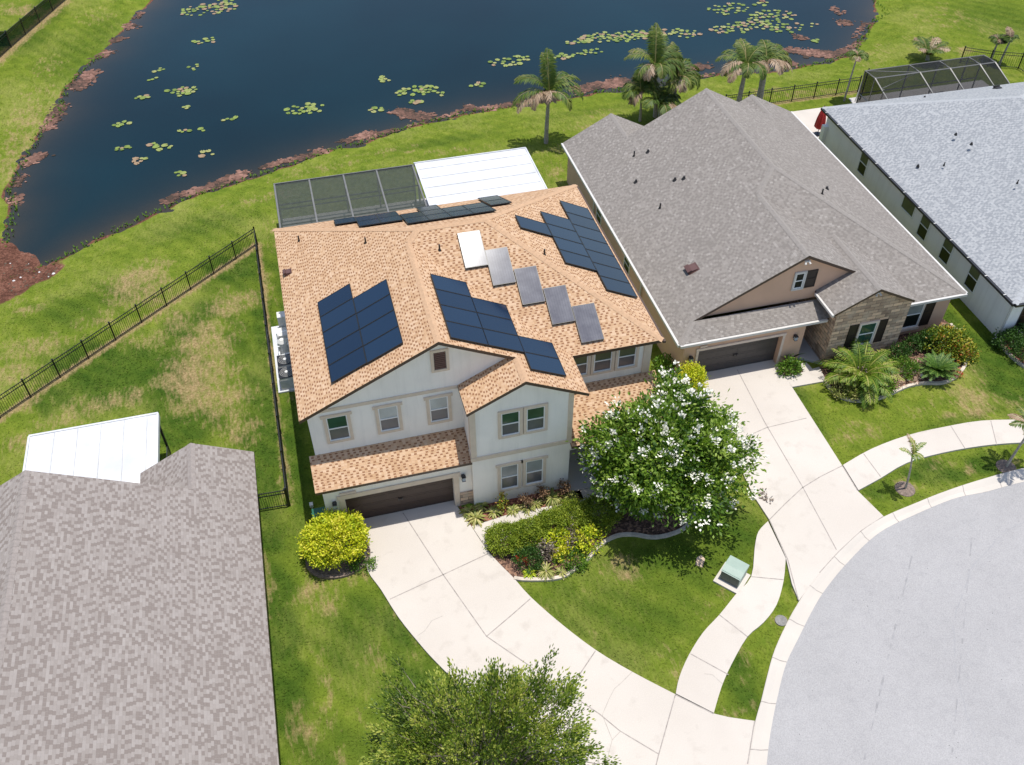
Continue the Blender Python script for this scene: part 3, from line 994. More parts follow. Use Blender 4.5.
DRIVE2 = [(18.0, 31.97), (22.68, 31.97)] + [(22.79, 31.71), (22.73, 29.75), (22.59, 24.24), (22.52, 22.65), (22.91, 21), (21.52, 20.53), (19.95, 19.75), (18.61, 18.97), (17.65, 18.33), (17.09, 17.92), (17.19, 18.76), (17.56, 20.09), (17.77, 22.15), (17.67, 23.68), (18, 27.94), (18.29, 30.65)]
paving('driveway', DRIVE2,
       [[(20.51, 31.7), (20.24, 27.84), (20.13, 23.53), (19.91, 19.87)], [(19.05, 27.17), (20.16, 27.44), (22.4, 27.53)], [(17.77, 22.15), (18.89, 22.81), (20.1, 23.47), (21.24, 23.87), (22.59, 24.22)], [(17.77, 22.15), (17.59, 19.99), (17.09, 17.96)], [(18.61, 18.97), (19.95, 19.75), (21.52, 20.53), (22.91, 21)], [(22.59, 24.24), (22.52, 22.65)]])
WALK_L = smooth_line([(17.67, 22.09), (16.99, 21.66), (16.45, 20.89), (15.66, 19.55), (14.64, 18.89), (13.55, 18.14), (12.56, 17.54), (11.59, 16.72), (10.88, 15.94), (10.48, 15.32)], 3)
WALK_R = smooth_line([(11.6, 14.2), (12.35, 15.15), (13.15, 15.96), (14.25, 16.9), (15.18, 17.34), (16.09, 17.98), (16.91, 18.99), (17.53, 20.03)], 3)
paving('sidewalk', WALK_L + WALK_R, [[(13.55, 18.14), (14.25, 16.9)], [(15.66, 19.53), (16.93, 19.04)], [(11.69, 16.77), (12.8, 15.53)]], [[(11.89, 15.81), (12.18, 15.69), (12.41, 15.23)]])
W2_U = smooth_line([(22.65, 24.26), (24.51, 24.84), (26.69, 25.19), (28.72, 25.23), (30.83, 25.13), (32.99, 24.64), (35.71, 23.91), (38.49, 22.97)], 3)
W2_L = smooth_line([(37.42, 21.72), (34.71, 22.64), (32.02, 23.3), (29.94, 23.63), (27.75, 23.73), (25.71, 23.6), (23.96, 23.06), (22.58, 22.67)], 3)
paving('sidewalk', W2_U + W2_L, [[(23.97, 24.65), (24.01, 23.14)], [(26.64, 25.17), (26.51, 23.72)], [(29.14, 25.22), (28.94, 23.71)], [(31.29, 25.01), (30.59, 23.52)], [(32.89, 24.66), (32.05, 23.34)]])
# entrance paths and porch floors
paving('walkway', [(4.53, 25.25), (6.8, 25.54), (9.03, 25.4), (9.94, 25.43), (9.93, 26.18), (9.45, 26.38)] + [(9.44, 26.0), (14.0, 26.0)] + [(12.54, 24.96), (10.38, 24.38), (8.31, 24.52), (6.57, 24.39), (4.89, 23.9)], [[(6.77, 25.51), (6.78, 24.45)]], z=ZC - 0.004)
paving('porch_floor', [(9.42, 26.02), (13.95, 26.02), (13.95, 28.86), (9.42, 28.86)], mat='concrete_porch', z=ZC + 0.03)
paving('walkway', [(22.74, 30.58), (23.84, 30.65), (23.91, 31.27), (24.34, 31.29), (24.42, 30.75), (24.84, 30.8), (24.7, 29.73), (22.75, 29.77)], z=ZC - 0.004)
paving('porch_floor', [(24.0, 31.75), (25.12, 31.0), (25.12, 35.0), (24.0, 35.0)], mat='concrete_porch', z=ZC + 0.02)
paving('patio', [(-1.9, 41.35), (14.2, 41.35), (14.2, 52.2), (-1.9, 52.2)], mat='concrete_porch', z=0.06)
paving('patio', [(36.2, 56.6), (39.5, 56.6), (39.5, 52.1), (36.0, 52.1), (35.2, 55.0)], mat='concrete', z=0.06)
paving('patio', [(40.5, 51.6), (53, 51.6), (53, 57.4), (41.4, 57.4)], mat='concrete_porch', z=0.055)


def bed(poly, mat, edge=None, edge_mat='curb_stone', z=0.05):
    NOGRASS.append(poly)
    m = MB()
    slab(m, poly, -0.05, z)
    o = struct(m.build('mulch_bed', mat), 'stuff')
    if edge:
        m = MB()
        ribbon(m, smooth_line(edge, 4), 0.16, 0.0, h=0.13)
        e = struct(m.build('bed_edging', edge_mat))
    return o


E1 = [(5.69, 22.09), (6.13, 21.9), (7.13, 21.66), (7.81, 21.64), (8.38, 21.87), (9.05, 22.21), (9.73, 22.71), (10.28, 22.99), (10.9, 23.09), (11.56, 22.94), (12.25, 22.61), (12.99, 22.54), (13.84, 22.72), (14.56, 23.29), (14.85, 23.99), (14.54, 24.69)]
bed([(4.89, 23.9), (5.29, 22.89), (5.66, 22.13)] + smooth_line(E1, 3) + [(13.81, 25.13), (12.54, 24.96), (10.38, 24.38), (8.31, 24.52), (6.57, 24.39)], 'mulch_brown', E1)
bed([(4.17, 26.77), (4.51, 25.31), (6.81, 25.57), (9.04, 25.43), (9.93, 25.47), (9.92, 26.16), (9.45, 26.37), (8.81, 26.38), (7.11, 26.39), (5.65, 26.36), (4.88, 26.34), (4.88, 26.55), (4.54, 26.94)], 'mulch_red')
E2 = [(24.63, 29.83), (24.67, 28.82), (25.21, 28.14), (26.21, 27.88), (27.18, 27.96), (27.72, 28.09), (28.66, 28.3), (29.6, 28.28), (30.41, 28.07), (31.19, 28.17), (31.82, 28.48), (32.53, 29.01), (33.3, 29.88), (33.66, 30.97), (33.65, 32.11)]
bed([(24.85, 30.8), (24.7, 29.73)] + smooth_line(E2, 3) + [(33.22, 33.95), (29.46, 31.4), (26.93, 31.23), (25.14, 30.89)], 'mulch_brown', E2)
bed([(22.81, 31.78), (22.73, 30.64), (23.85, 30.68), (23.95, 31.56), (23.95, 31.97)], 'mulch_brown')
E3 = [(35.58, 30.47), (35.29, 29.52), (35.32, 28.69), (35.5, 27.91), (35.87, 27.26)]
bed(smooth_line(E3, 3) + [(38.76, 28.61), (36.64, 30.88)], 'mulch_red', E3)
ring = [(-1.55 + 1.35 * math.cos(a), 25.1 + 1.0 * math.sin(a)) for a in np.linspace(0, 2 * math.pi, 28)[:-1]]
bed(ring, 'mulch_ring', ring + ring[:1], 'mulch_ring')


# blades of turf: real tufts over the mown lawns, nothing on paving, beds or under houses
def turf():
    rng = np.random.RandomState(15)
    n = 520000
    # thin out with distance, as the tufts only read close by
    y = 9 + 86 * rng.rand(n) ** 1.35
    x = -26 + 92 * rng.rand(n)
    Q = np.stack([x, y], 1)
    CAMX, CAMY = math.sin(R(14.34)), math.cos(R(14.34))
    # keep what lies in front of the lens, roughly
    f = CAMX * x + CAMY * y
    r = CAMY * x - CAMX * y
    Q = Q[np.abs(r) < 0.62 * np.hypot(f, 34) + 2]
    boxes = [(-1.75, 26.6, 9.45, 41.4), (9.4, 26.0, 14.0, 41.4), (17.1, 31.6, 33.0, 52.0), (35.5, 30.3, 53.2, 52), (-20.2, 6, -5.0, 29.5), (-1.9, 41.3, 14.2, 52.2), (36.0, 52.0, 39.5, 56.6), (40.5, 51.6, 53, 57.4), (-3.35, 36.2, -1.7, 41.6)]
    k = np.ones(len(Q), bool)
    for a, b, c, d in boxes:
        k &= ~((Q[:, 0] > a) & (Q[:, 0] < c) & (Q[:, 1] > b) & (Q[:, 1] < d))
    Q = Q[k]
    for poly in NOGRASS:
        P = np.array([p[:2] for p in poly])
        c = (Q[:, 0] > P[:, 0].min() - .1) & (Q[:, 0] < P[:, 0].max() + .1) & (Q[:, 1] > P[:, 1].min() - .1) & (Q[:, 1] < P[:, 1].max() + .1)
        hit = np.zeros(len(Q), bool)
        hit[c] = poly_dist(Q[c], [tuple(p) for p in P]) < 0.03
        Q = Q[~hit]
    z, dry, lush, dirt = lawn_fields(Q)
    k = (dirt < .25) & (z > -.56) & (rng.rand(len(Q)) > .55 * np.clip(dry, 0, 1))
    Q, z, dry, lush, dirt = Q[k], z[k], dry[k], lush[k], dirt[k]
    n = len(Q)
    a = rng.rand(n) * 6.283
    h = (.022 + .03 * rng.rand(n)) * (1 + .35 * lush) * (1 - .3 * np.clip(dry, 0, 1))
    w = .016 + .02 * rng.rand(n)
    r_ = 1.5 + 1.4 * rng.rand(n)
    lean = np.stack([np.cos(a + 1.571) * r_, np.sin(a + 1.571) * r_], 1)
    p = np.stack([Q[:, 0], Q[:, 1], z - .01], 1)
    s = np.stack([np.cos(a) * w, np.sin(a) * w, np.zeros(n)], 1)
    tip = p + np.stack([lean[:, 0] * h, lean[:, 1] * h, h], 1)
    V = np.stack([p - s, p + s, tip + s * .35, tip - s * .35], 1)
    o = quads('lawn_blades', V, np.zeros(n), 'lawn_grass')
    me = o.data
    for nm, v in (('dry', dry), ('lush', lush), ('dirt', dirt)):
        at = me.attributes.new(nm, 'FLOAT', 'POINT')
        at.data.foreach_set('value', np.repeat(v, 4).astype('f'))
    struct(o, 'stuff')


turf()

# ================================================================== HOUSES


def roof_mesh(name, planes, mats, parent, t=0.17, holes=()):
    """planes: list of (polygon, up direction in plan); one solid shell, fascia only on the free edges"""
    m = MB()
    key = lambda p: (round(p[0], 2), round(p[1], 2), round(p[2], 2))
    edges = {}
    for poly, up in planes:
        for i in range(len(poly)):
            a, b = key(poly[i]), key(poly[(i + 1) % len(poly)])
            edges[(a, b)] = edges.get((a, b), 0) + 1
    for poly, up in planes:
        p = [Vector(q) for q in poly]
        n = Vector((0, 0, 0))
        for i in range(len(p)):
            n += p[i].cross(p[(i + 1) % len(p)])
        if n.z < 0:
            p = p[::-1]
            n = -n
        n.normalize()
        u2 = Vector((up[0], up[1], 0)).normalized()
        h = Vector((u2.y, -u2.x, 0))
        sl = 1 / n.z
        uv = [(q.dot(h), Vector((q.x, q.y, 0)).dot(u2) * sl) for q in p]
        m.face([tuple(q) for q in p], uv, 0)
        m.face([(q.x, q.y, q.z - t) for q in p[::-1]], mi=2)
        for i in range(len(p)):
            a, b = p[i], p[(i + 1) % len(p)]
            if (key(b), key(a)) in edges or edges.get((key(a), key(b)), 0) > 1:
                continue
            m.face([(a.x, a.y, a.z - t), (b.x, b.y, b.z - t), tuple(b), tuple(a)], mi=1)
    return m.build(name, mats, parent)


def caps(lines, mat, parent, w=0.16, lift=0.010):
    """ridge and hip caps: a low tent over each line; dz = drop per metre sideways (left, right)"""
    for a, b, dl, dr in lines:
        m = MB()
        a, b = Vector(a), Vector(b)
        d = (b - a)
        h = Vector((-d.y, d.x, 0)).normalized()
        L = int(max(2, d.length / 0.3))
        for i in range(L):
            p, q = a + d * (i / L), a + d * ((i + 1) / L)
            e0, e1 = lift + 0.008, lift
            for s, k in ((1, dl), (-1, dr)):
                o = h * s * w - Vector((0, 0, k * w))
                z0, z1 = Vector((0, 0, e0)), Vector((0, 0, e1))
                f = [p + z1, q + z0, q + o + z0, p + o + z1]
                m.face([tuple(v) for v in (f if s < 0 else f[::-1])])
        m.build('ridge_cap', mat, parent)


def pieces(name, boxes, mat, parent):
    for a, b in boxes:
        m = MB()
        m.box(a, b)
        m.build(name, mat, parent)


def wframe(origin, face):
    """local wall coordinates (u to the right, n outwards, w up) -> world; face is the wall's outward side"""
    ox, oy, oz = origin
    if face == '-y':
        return lambda u, n, w: (ox + u, oy - n, oz + w)
    if face == '-x':
        return lambda u, n, w: (ox - n, oy - u, oz + w)
    if face == '+x':
        return lambda u, n, w: (ox + n, oy + u, oz + w)


def lbox(m, F, u0, u1, n0, n1, w0, w1, mi=0):
    m.box((u0, n0, w0), (u1, n1, w1), mi, F)


def window(parent, origin, w, h, face='-y', trim=0.13, upper='pane_green', lower='pane_dark', trim_mat='trim_tan', sill=False, frame_mat='white_vinyl', split=0.5, ears=True):
    F = wframe(origin, face)
    root = None
    m = MB()
    fr = 0.05
    for (a, b, c, d) in ((0, fr, 0, h), (w - fr, w, 0, h), (fr, w - fr, 0, fr), (fr, w - fr, h - fr, h), (fr, w - fr, h * split - 0.025, h * split + 0.025)):
        lbox(m, F, a, b, 0.0, 0.05, c, d)
    root = m.build('window', frame_mat, parent)
    for mat, lo, hi, n in ((lower, fr, h * split - 0.025, 0.012), (upper, h * split + 0.025, h - fr, 0.024)):
        m = MB()
        lbox(m, F, fr + 0.001, w - fr - 0.001, 0.0, n, lo + 0.001, hi - 0.001)
        p = m.build('pane', mat, root)
    if trim:
        m = MB()
        t = trim
        lbox(m, F, -t, -0.002, 0, 0.075, -t, h + t)
        lbox(m, F, w + 0.002, w + t, 0, 0.075, -t, h + t)
        lbox(m, F, 0, w, 0, 0.072, h + 0.002, h + t)
        lbox(m, F, 0, w, 0, 0.085, -t, -0.002)
        if ears:
            lbox(m, F, -t - 0.09, -t - 0.002, 0, 0.07, h - 0.02, h + t - 0.01)
            lbox(m, F, w + t + 0.002, w + t + 0.09, 0, 0.07, h - 0.02, h + t - 0.01)
        m.build('trim', trim_mat, root)
    if sill:
        m = MB()
        lbox(m, F, -0.10, w + 0.10, 0, 0.14, -0.16, -0.003)
        m.build('sill', trim_mat, root)
    return root


def shutter(parent, origin, w, h, face='-y'):
    F = wframe(origin, face)
    m = MB()
    lbox(m, F, 0, w, 0, 0.03, 0, h)
    for (a, b, c, d) in ((0, 0.05, 0, h), (w - 0.05, w, 0, h), (0.05, w - 0.05, 0, 0.07), (0.05, w - 0.05, h - 0.07, h), (0.05, w - 0.05, h * .5 - .04, h * .5 + .04)):
        lbox(m, F, a, b, 0.0, 0.05, c, d)
    return m.build('shutter', 'shutter_dark', parent)


def lantern(parent, origin, mat='lamp_dark'):
    F = wframe(origin, '-y')
    m = MB()
    lbox(m, F, -0.07, 0.07, 0, 0.03, -0.12, 0.12, 0)
    lbox(m, F, -0.03, 0.03, 0.03, 0.1, 0.06, 0.09, 0)
    lbox(m, F, -0.075, 0.075, 0.08, 0.23, -0.12, 0.10, 1)
    lbox(m, F, -0.10, 0.10, 0.055, 0.255, 0.102, 0.13, 0)
    lbox(m, F, -0.06, 0.06, 0.095, 0.215, 0.132, 0.19, 0)
    lbox(m, F, -0.085, 0.085, 0.07, 0.24, -0.15, -0.122, 0)
    return m.build('wall_lantern', [mat, 'lamp_glass'], parent)


def garage_door(parent, x0, x1, y, h, mat, rows=4, cols=8):
    m = MB()
    m.box((x0, y, 0.10), (x1, y + 0.06, h))
    w = (x1 - x0)
    ph = (h - 0.10) / rows
    for r in range(rows):
        z0 = 0.10 + r * ph
        m.box((x0, y - 0.012, z0 + 0.006), (x1, y - 0.001, z0 + ph - 0.006))
        for c in range(cols):
            a = x0 + w * c / cols + 0.06
            b = x0 + w * (c + 1) / cols - 0.06
            m.box((a, y - 0.021, z0 + 0.10), (b, y - 0.013, z0 + ph - 0.10))
    d = m.build('garage_door', mat, parent)
    m = MB()
    cx = (x0 + x1) / 2
    m.box((cx - 0.1, y - 0.09, 0.95), (cx - 0.07, y - 0.036, 1.12))
    m.box((cx + 0.07, y - 0.09, 0.95), (cx + 0.1, y - 0.036, 1.12))
    m.box((cx - 0.07, y - 0.07, 1.02), (cx + 0.07, y - 0.036, 1.06))
    m.build('handle', 'lamp_dark', d)
    return d


def pipe_vent(parent, p, r=0.045, h=0.34):
    m = MB()
    m.tube([(p[0], p[1], p[2] - 0.1), (p[0], p[1], p[2] + h)], r, 10)
    m.tube([(p[0], p[1], p[2] - 0.06), (p[0], p[1], p[2] + 0.07)], [r * 2.4, r * 1.2], 10)
    return m.build('vent_pipe', 'pvc_dark', parent)


def box_vent(parent, p, slope_dir, m_, s=0.22, mat='vent_brown'):
    """low hooded vent that follows the slope"""
    u = Vector((slope_dir[0], slope_dir[1], m_)).normalized()
    h = Vector((-slope_dir[1], slope_dir[0], 0)).normalized()
    n = h.cross(u)
    if n.z < 0:
        n = -n
    c = Vector(p)
    F = lambda a, b, z: tuple(c + h * a + u * b + n * z)
    m = MB()
    m.box((-s * 1.2, -s * 1.1, -0.02), (s * 1.2, s * 1.3, 0.02), F=F)
    v = [F(-s, -s, 0.18), F(s, -s, 0.18), F(s, s, 0.06), F(-s, s, 0.06)]
    b = [F(-s, -s, 0.02), F(s, -s, 0.02), F(s, s, 0.02), F(-s, s, 0.02)]
    m.face(v)
    for i in range(4):
        m.face([b[i], b[(i + 1) % 4], v[(i + 1) % 4], v[i]])
    m.box((-s * 1.04, -s * 1.12, 0.15), (s * 1.04, -s * 0.2, 0.2), F=F)
    return m.build('box_vent', mat, parent)


# ---- the two-storey house under the solar panels -------------------------------
def big_house():
    H = thing('two_storey_house', 'two-storey cream stucco house with tan shingle roof carrying blue solar panels', 'house', (6, 34, 0))
    E = 6.45
    L, Rr, yb, yf = -2.02, 14.3, 41.65, 28.47
    A, B, K = (4.57, 35.06, 9.745), (7.71, 35.06, 9.745), (4.01, 34.5, 9.465)
    gf = (4.01, 27.55, 9.465)
    br0, br1 = (7.25, 26.06, 7.845), (7.25, 27.55, 7.845)
    planes = [
        ([(L, 27.55, E), gf, K, A, (L, yb, E)], (1, 0)),
        ([gf, br1, br0, (10.04, 26.06, E), (10.04, yf, E), K], (-1, 0)),
        ([(10.04, yf, E), (Rr, yf, E), B, A, K], (0, 1)),
        ([(Rr, yf, E), (Rr, yb, E), B], (-1, 0)),
        ([(L, yb, E), A, B, (Rr, yb, E)], (0, -1)),
        ([br0, (7.25, 27.86, 7.845), (4.72, 27.86, 6.58), (4.72, 26.06, 6.58)], (1, 0))]
    rf = roof_mesh('roof', planes, ['shingle_tan', 'fascia_brown', 'soffit_white'], H)
    caps([(gf, K, .5, .5), (K, A, .35, .35), (A, B, .5, .5), (B, (Rr, yf, E), .35, .35), (B, (Rr, yb, E), .35, .35), (A, (L, yb, E), .35, .35), (br0, br1, .5, .5)], 'cap_tan', rf)
    for q in ((-0.83, 39.4, 7.04), (2.22, 36.23, 8.57), (5.33, 33.96, 9.19), (10.07, 33.23, 8.56)):
        pipe_vent(rf, q, 0.04, 0.3)
    box_vent(rf, (-1.6, 37.44, 6.66), (1, 0), .5, 0.16, 'vent_brown')
    # lower skirt roofs over the garage and over the entrance porch
    gs = (3.92 - 3.33) / (27.86 - 26.15)
    g = roof_mesh('garage_roof', [([(-1.97, 26.34, 3.19), (4.905, 26.34, 3.19), (4.905, 27.85, 3.92), (-1.97, 27.85, 3.92)], (0, 1))], ['shingle_tan', 'fascia_brown', 'soffit_white'], H, 0.15)
    p = roof_mesh('porch_roof', [([(9.425, 26.12, 3.16), (14.3, 26.12, 3.16), (14.3, 28.85, 4.22), (9.425, 28.85, 4.22)], (0, 1))], ['shingle_tan', 'fascia_brown', 'soffit_white'], H, 0.15)
    # walls
    m = MB()
    x0, xd0, xd1, x1 = -1.70, -0.82, 4.06, 4.905
    m.box((x0, 26.62, 0), (xd0, 27.0, 3.14))
    m.box((xd1, 26.62, 0), (x1, 27.0, 3.14))
    m.box((xd0, 26.62, 2.14), (xd1, 27.0, 3.14))
    m.box((x0, 27.0, 0), (x0 + .2, 27.85, 3.4))
    m.box((4.91, 26.36, 0), (9.42, 27.85, 3.32))                       # ground floor of the bay
    m.box((9.42, 28.85, 0), (13.95, 41.25, 3.9))
    m.box((-1.70, 27.85, 0), (9.42, 41.25, 3.6))
    m.build('wall', 'stucco_white', H)
    m = MB()
    zr = lambda x: 9.465 - .5 * abs(x - 4.01) - 0.19
    m.prism([(-1.70, 3.602), (9.42, 3.602), (9.42, zr(9.42)), (4.01, zr(4.01)), (-1.70, zr(-1.70))], 27.85, 28.3, 'y')
    m.prism([(4.91, 3.322), (9.42, 3.322), (9.42, 6.45 + .5 * (10.04 - 9.42) - .19), (7.25, 7.655), (4.91, 6.58 + .5 * .19 - .19)], 26.36, 27.848, 'y')
    m.box((-1.70, 28.3, 3.602), (9.42, 41.25, 6.42))
    m.box((9.42, 28.85, 3.902), (13.95, 41.25, 6.42))
    m.build('upper_wall', 'stucco_upper', H)
    m = MB()
    # porch posts and the recessed front door wall
    for px in (13.72,):
        m.box((px, 26.3, 0.1), (px + .28, 26.6, 2.74))
    m.box((9.43, 26.3, 2.75), (14.0, 26.58, 3.05))
    m.build('porch_post', 'stucco_white', H)
    m = MB()
    m.box((10.6, 28.78, 0.13), (11.7, 28.84, 2.25))
    m.box((10.72, 28.74, 0.3), (11.58, 28.78, 1.15))
    m.box((10.72, 28.74, 1.3), (11.58, 28.78, 2.12))
    m.build('front_door', 'door_brown', H)
    # bands and corner boards
    pieces('trim', [
        ((4.85, 26.30, 3.24), (9.48, 26.358, 3.46)),
        ((4.86, 26.36, 3.24), (4.908, 27.6, 3.46)),
        ((4.87, 26.315, 3.47), (5.12, 26.358, 6.4)),
        ((9.24, 26.315, 3.47), (9.46, 26.358, 6.55)),
        ((4.87, 26.36, 3.95), (4.908, 26.6, 6.4)),
        ((-1.74, 27.80, 6.44), (4.7, 27.848, 6.60)),
        ((xd0 - .24, 26.57, 0.02), (xd0, 26.618, 2.14)),
        ((xd1, 26.57, 0.02), (xd1 + .24, 26.618, 2.14)),
        ((xd0 - .32, 26.56, 2.142), (xd1 + .32, 26.618, 2.40)),
        ((13.6, 28.79, 4.25), (13.97, 28.848, 6.3))], 'trim_tan', H)
    m = MB()
    m.box((4.32, 26.53, 0.02), (4.93, 26.616, 0.95))
    m.build('stone_veneer', 'stone_veneer', H)
    garage_door(H, xd0, xd1, 26.92, 2.14, 'door_brown')
    lantern(H, (-1.28, 26.616, 1.98))
    lantern(H, (4.50, 26.616, 2.08))
    m = MB()
    m.box((-0.98, 26.545, 2.46), (-0.28, 26.617, 2.58))
    m.build('address_plaque', 'trim_cream', H)
    # windows
    for x, w_, up in ((-0.95, .88, 'pane_green'), (1.24, .84, 'pane_pale'), (3.44, .82, 'pane_pale')):
        window(H, (x, 27.848, 4.66), w_, 1.44, upper=up, lower='pane_dark')
    window(H, (6.24, 26.358, 4.53), 0.82, 1.42, upper='pane_green', ears=False)
    window(H, (7.36, 26.358, 4.53), 0.82, 1.42, upper='pane_green', ears=False)
    window(H, (6.18, 26.358, 0.92), 0.82, 1.62, upper='pane_blind', lower='pane_dark', ears=True)
    window(H, (7.35, 26.358, 0.92), 0.82, 1.62, upper='pane_blind', lower='pane_dark', ears=True)
    for x in (10.05, 11.20, 12.36):
        window(H, (x, 28.848, 4.84), 0.86, 1.32, upper='pane_screen', lower='pane_dark', ears=False)
    # louvred vent in the gable
    m = MB()
    cx, cz = 4.05, 8.20
    for i in range(9):
        m.box((cx - .24, 27.80, cz - .46 + i * .104), (cx + .24, 27.846, cz - .46 + i * .104 + .075))
    v = m.build('gable_vent', 'vent_brown', H)
    pieces('vent_trim', [((cx + a, 27.78, cz + c), (cx + b, 27.847, cz + d)) for a, b, c, d in ((-.38, -.26, -.60, .61), (.26, .38, -.60, .61), (-.26, .26, -.60, -.48), (-.26, .26, .49, .61))], 'trim_tan', v)
    # flat white patio roof behind
    m = MB()
    m.box((6.95, 41.3, 2.74), (14.25, 52.0, 2.86))
    for y in np.arange(42.4, 52, 1.1):
        m.box((7.05, y, 2.86), (14.15, y + 0.025, 2.885), mi=1)
    m.box((6.9, 52.0, 2.66), (14.3, 52.08, 2.91))
    m.box((14.25, 41.3, 2.66), (14.33, 52.0, 2.91))
    m.build('patio_roof', ['white_panel', 'seam_grey'], H)
    pieces('patio_post', [((x, 51.7, 0.06), (x + .12, 51.85, 2.74)) for x in (7.0, 10.6, 14.1)], 'white_gutter', H)
    m = MB()
    m.box((14.31, 28.4, 6.29), (14.42, 41.7, 6.41))
    m.build('gutter', 'fascia_brown', H)
    return H


big_house()


def solar_proto():
    t = thing('solar_module', 'x', 'solar panel')
    w, h = 1.07, 1.752
    m = MB()
    for a, b, c, d in ((0, .03, 0, h), (w - .03, w, 0, h), (.03, w - .03, 0, .03), (.03, w - .03, h - .03, h)):
        m.box((a, c, 0.075), (b, d, 0.12))
    for x in (.25, .75):
        m.box((x, .2, 0.0), (x + .04, h - .2, 0.075))
    m.build('frame', 'black_metal', t)
    m = MB()
    m.box((.031, .031, .085), (w - .031, h - .031, .112))
    m.build('solar_cells', 'solar_glass', t)
    return t


def place(o, origin, xdir, updir):
    """stand a panel on a slope: local x along the eave, local y up the slope"""
    x = Vector(xdir).normalized()
    y = Vector(updir).normalized()
    z = x.cross(y)
    M = Matrix(((x.x, y.x, z.x, origin[0]), (x.y, y.y, z.y, origin[1]), (x.z, y.z, z.z, origin[2]), (0, 0, 0, 1)))
    o.matrix_basis = M


PANEL = solar_proto()
for ch in PANEL.children:
    ch.matrix_parent_inverse = Matrix.Identity(4)
USED = []


def panel(origin, xdir, updir, label, group):
    o = PANEL if not USED else copy_tree(PANEL)
    USED.append(o)
    place(o, origin, xdir, updir)
    o['label'] = label
    o['group'] = group


ORD = ['topmost', 'second from the top', 'third from the top', 'fourth from the top', 'fifth from the top', 'sixth from the top', 'seventh from the top']


def ordinal(k, n):
    return 'lowest' if k == n - 1 and n > 1 else ('only' if n == 1 else ORD[k])


zl = lambda x: 6.45 + .5 * (x + 2.02)
zr = lambda x: 6.45 + .5 * (10.04 - x)
zR = lambda x: 6.45 + .5 * (14.3 - x)
zb = lambda y: 6.45 + .5 * (41.65 - y)
for col, x, ytop, n in (('left', -.40, 33.94, 5), ('right', 1.17, 32.82, 4)):
    for k in range(n):
        y = ytop - 1.09 * k
        panel((x, y, zl(x)), (0, -1, 0), (1, 0, .5), 'dark solar panel, %s in the %s column left of the gable vent' % (ordinal(k, n), col), 'solar panels on the left slope')
for col, x, ytop, n in (('left', 6.09, 32.2, 4), ('middle', 7.64, 31.12, 3), ('right', 9.19, 28.98, 2)):
    for k in range(n):
        y = ytop - 1.085 * (k + 1) + .01
        panel((x, y, zr(x)), (0, 1, 0), (-1, 0, .5), 'blue solar panel, %s in the %s column right of the gable vent' % (ordinal(k, n), col), 'solar panels above the front gables')
for col, x, ytop, n in (('leftmost', 10.92, 36.05, 1), ('middle', 12.50, 37.17, 4), ('right', 14.07, 38.98, 7)):
    for k in range(n):
        y = ytop - 1.09 * (k + 1)
        panel((x, y, zR(x)), (0, 1, 0), (-1, 0, .5), 'solar panel, %s of the %s column beside the grey-roofed house' % (ordinal(k, n), col), 'solar panels on the right slope')
bk = [('first', 1.06, [(39.4, 'only')]), ('second', 2.13, [(37.68, 'nearer'), (39.24, 'farther')]), ('third', 3.20, [(37.68, 'nearer'), (39.24, 'farther')]),
      ('fourth', 4.30, [(36.35, 'nearer'), (37.91, 'farther')]), ('fifth', 5.37, [(36.35, 'nearest'), (37.91, 'middle'), (39.47, 'farthest')]), ('sixth', 6.44, [(36.35, 'nearer'), (37.91, 'farther')]),
      ('seventh', 7.51, [(36.35, 'nearer'), (37.91, 'farther')]), ('eighth', 8.72, [(38.1, 'nearer'), (39.66, 'farther')])]
for col, x, rows in bk:
    for y, nm in rows:
        panel((x + 1.06, y + 1.53, zb(y + 1.53)), (-1, 0, 0), (0, -1, .5), 'dark solar panel behind the ridge, %s in the %s column from the left' % (nm, col), 'solar panels behind the ridge')

# five solar water heaters stepping down the front slope
t0 = thing('solar_water_collector', 'x', 'solar heater', group='solar water collectors in a stepped row')
m = MB()
m.box((0, 0, 0.03), (1.05, 1.80, 0.13))
m.build('collector_case', 'black_metal', t0)
m = MB()
m.box((.025, .025, .131), (1.025, 1.775, .138))
m.build('collector_glass', 'collector_glass', t0)
zf = lambda y: 6.45 + .5 * (y - 28.47)
for k, (x, y, nm) in enumerate(((6.27, 32.91, 'grey solar water heater washed white by glare, highest of the stepped row'), (7.32, 31.965, 'pale silver solar water heater, second of the stepped row below the white one'),
                                (8.41, 30.93, 'grey solar water heater in the middle of the stepped row'), (9.50, 29.88, 'dark grey solar water heater, second lowest of the stepped row'),
                                (10.57, 28.90, 'dark slate solar water heater, lowest of the row above the triple window'))):
    o = t0 if k == 0 else copy_tree(t0)
    place(o, (x, y, zf(y)), (1, 0, 0), (0, 1, .5))
    o['label'] = nm


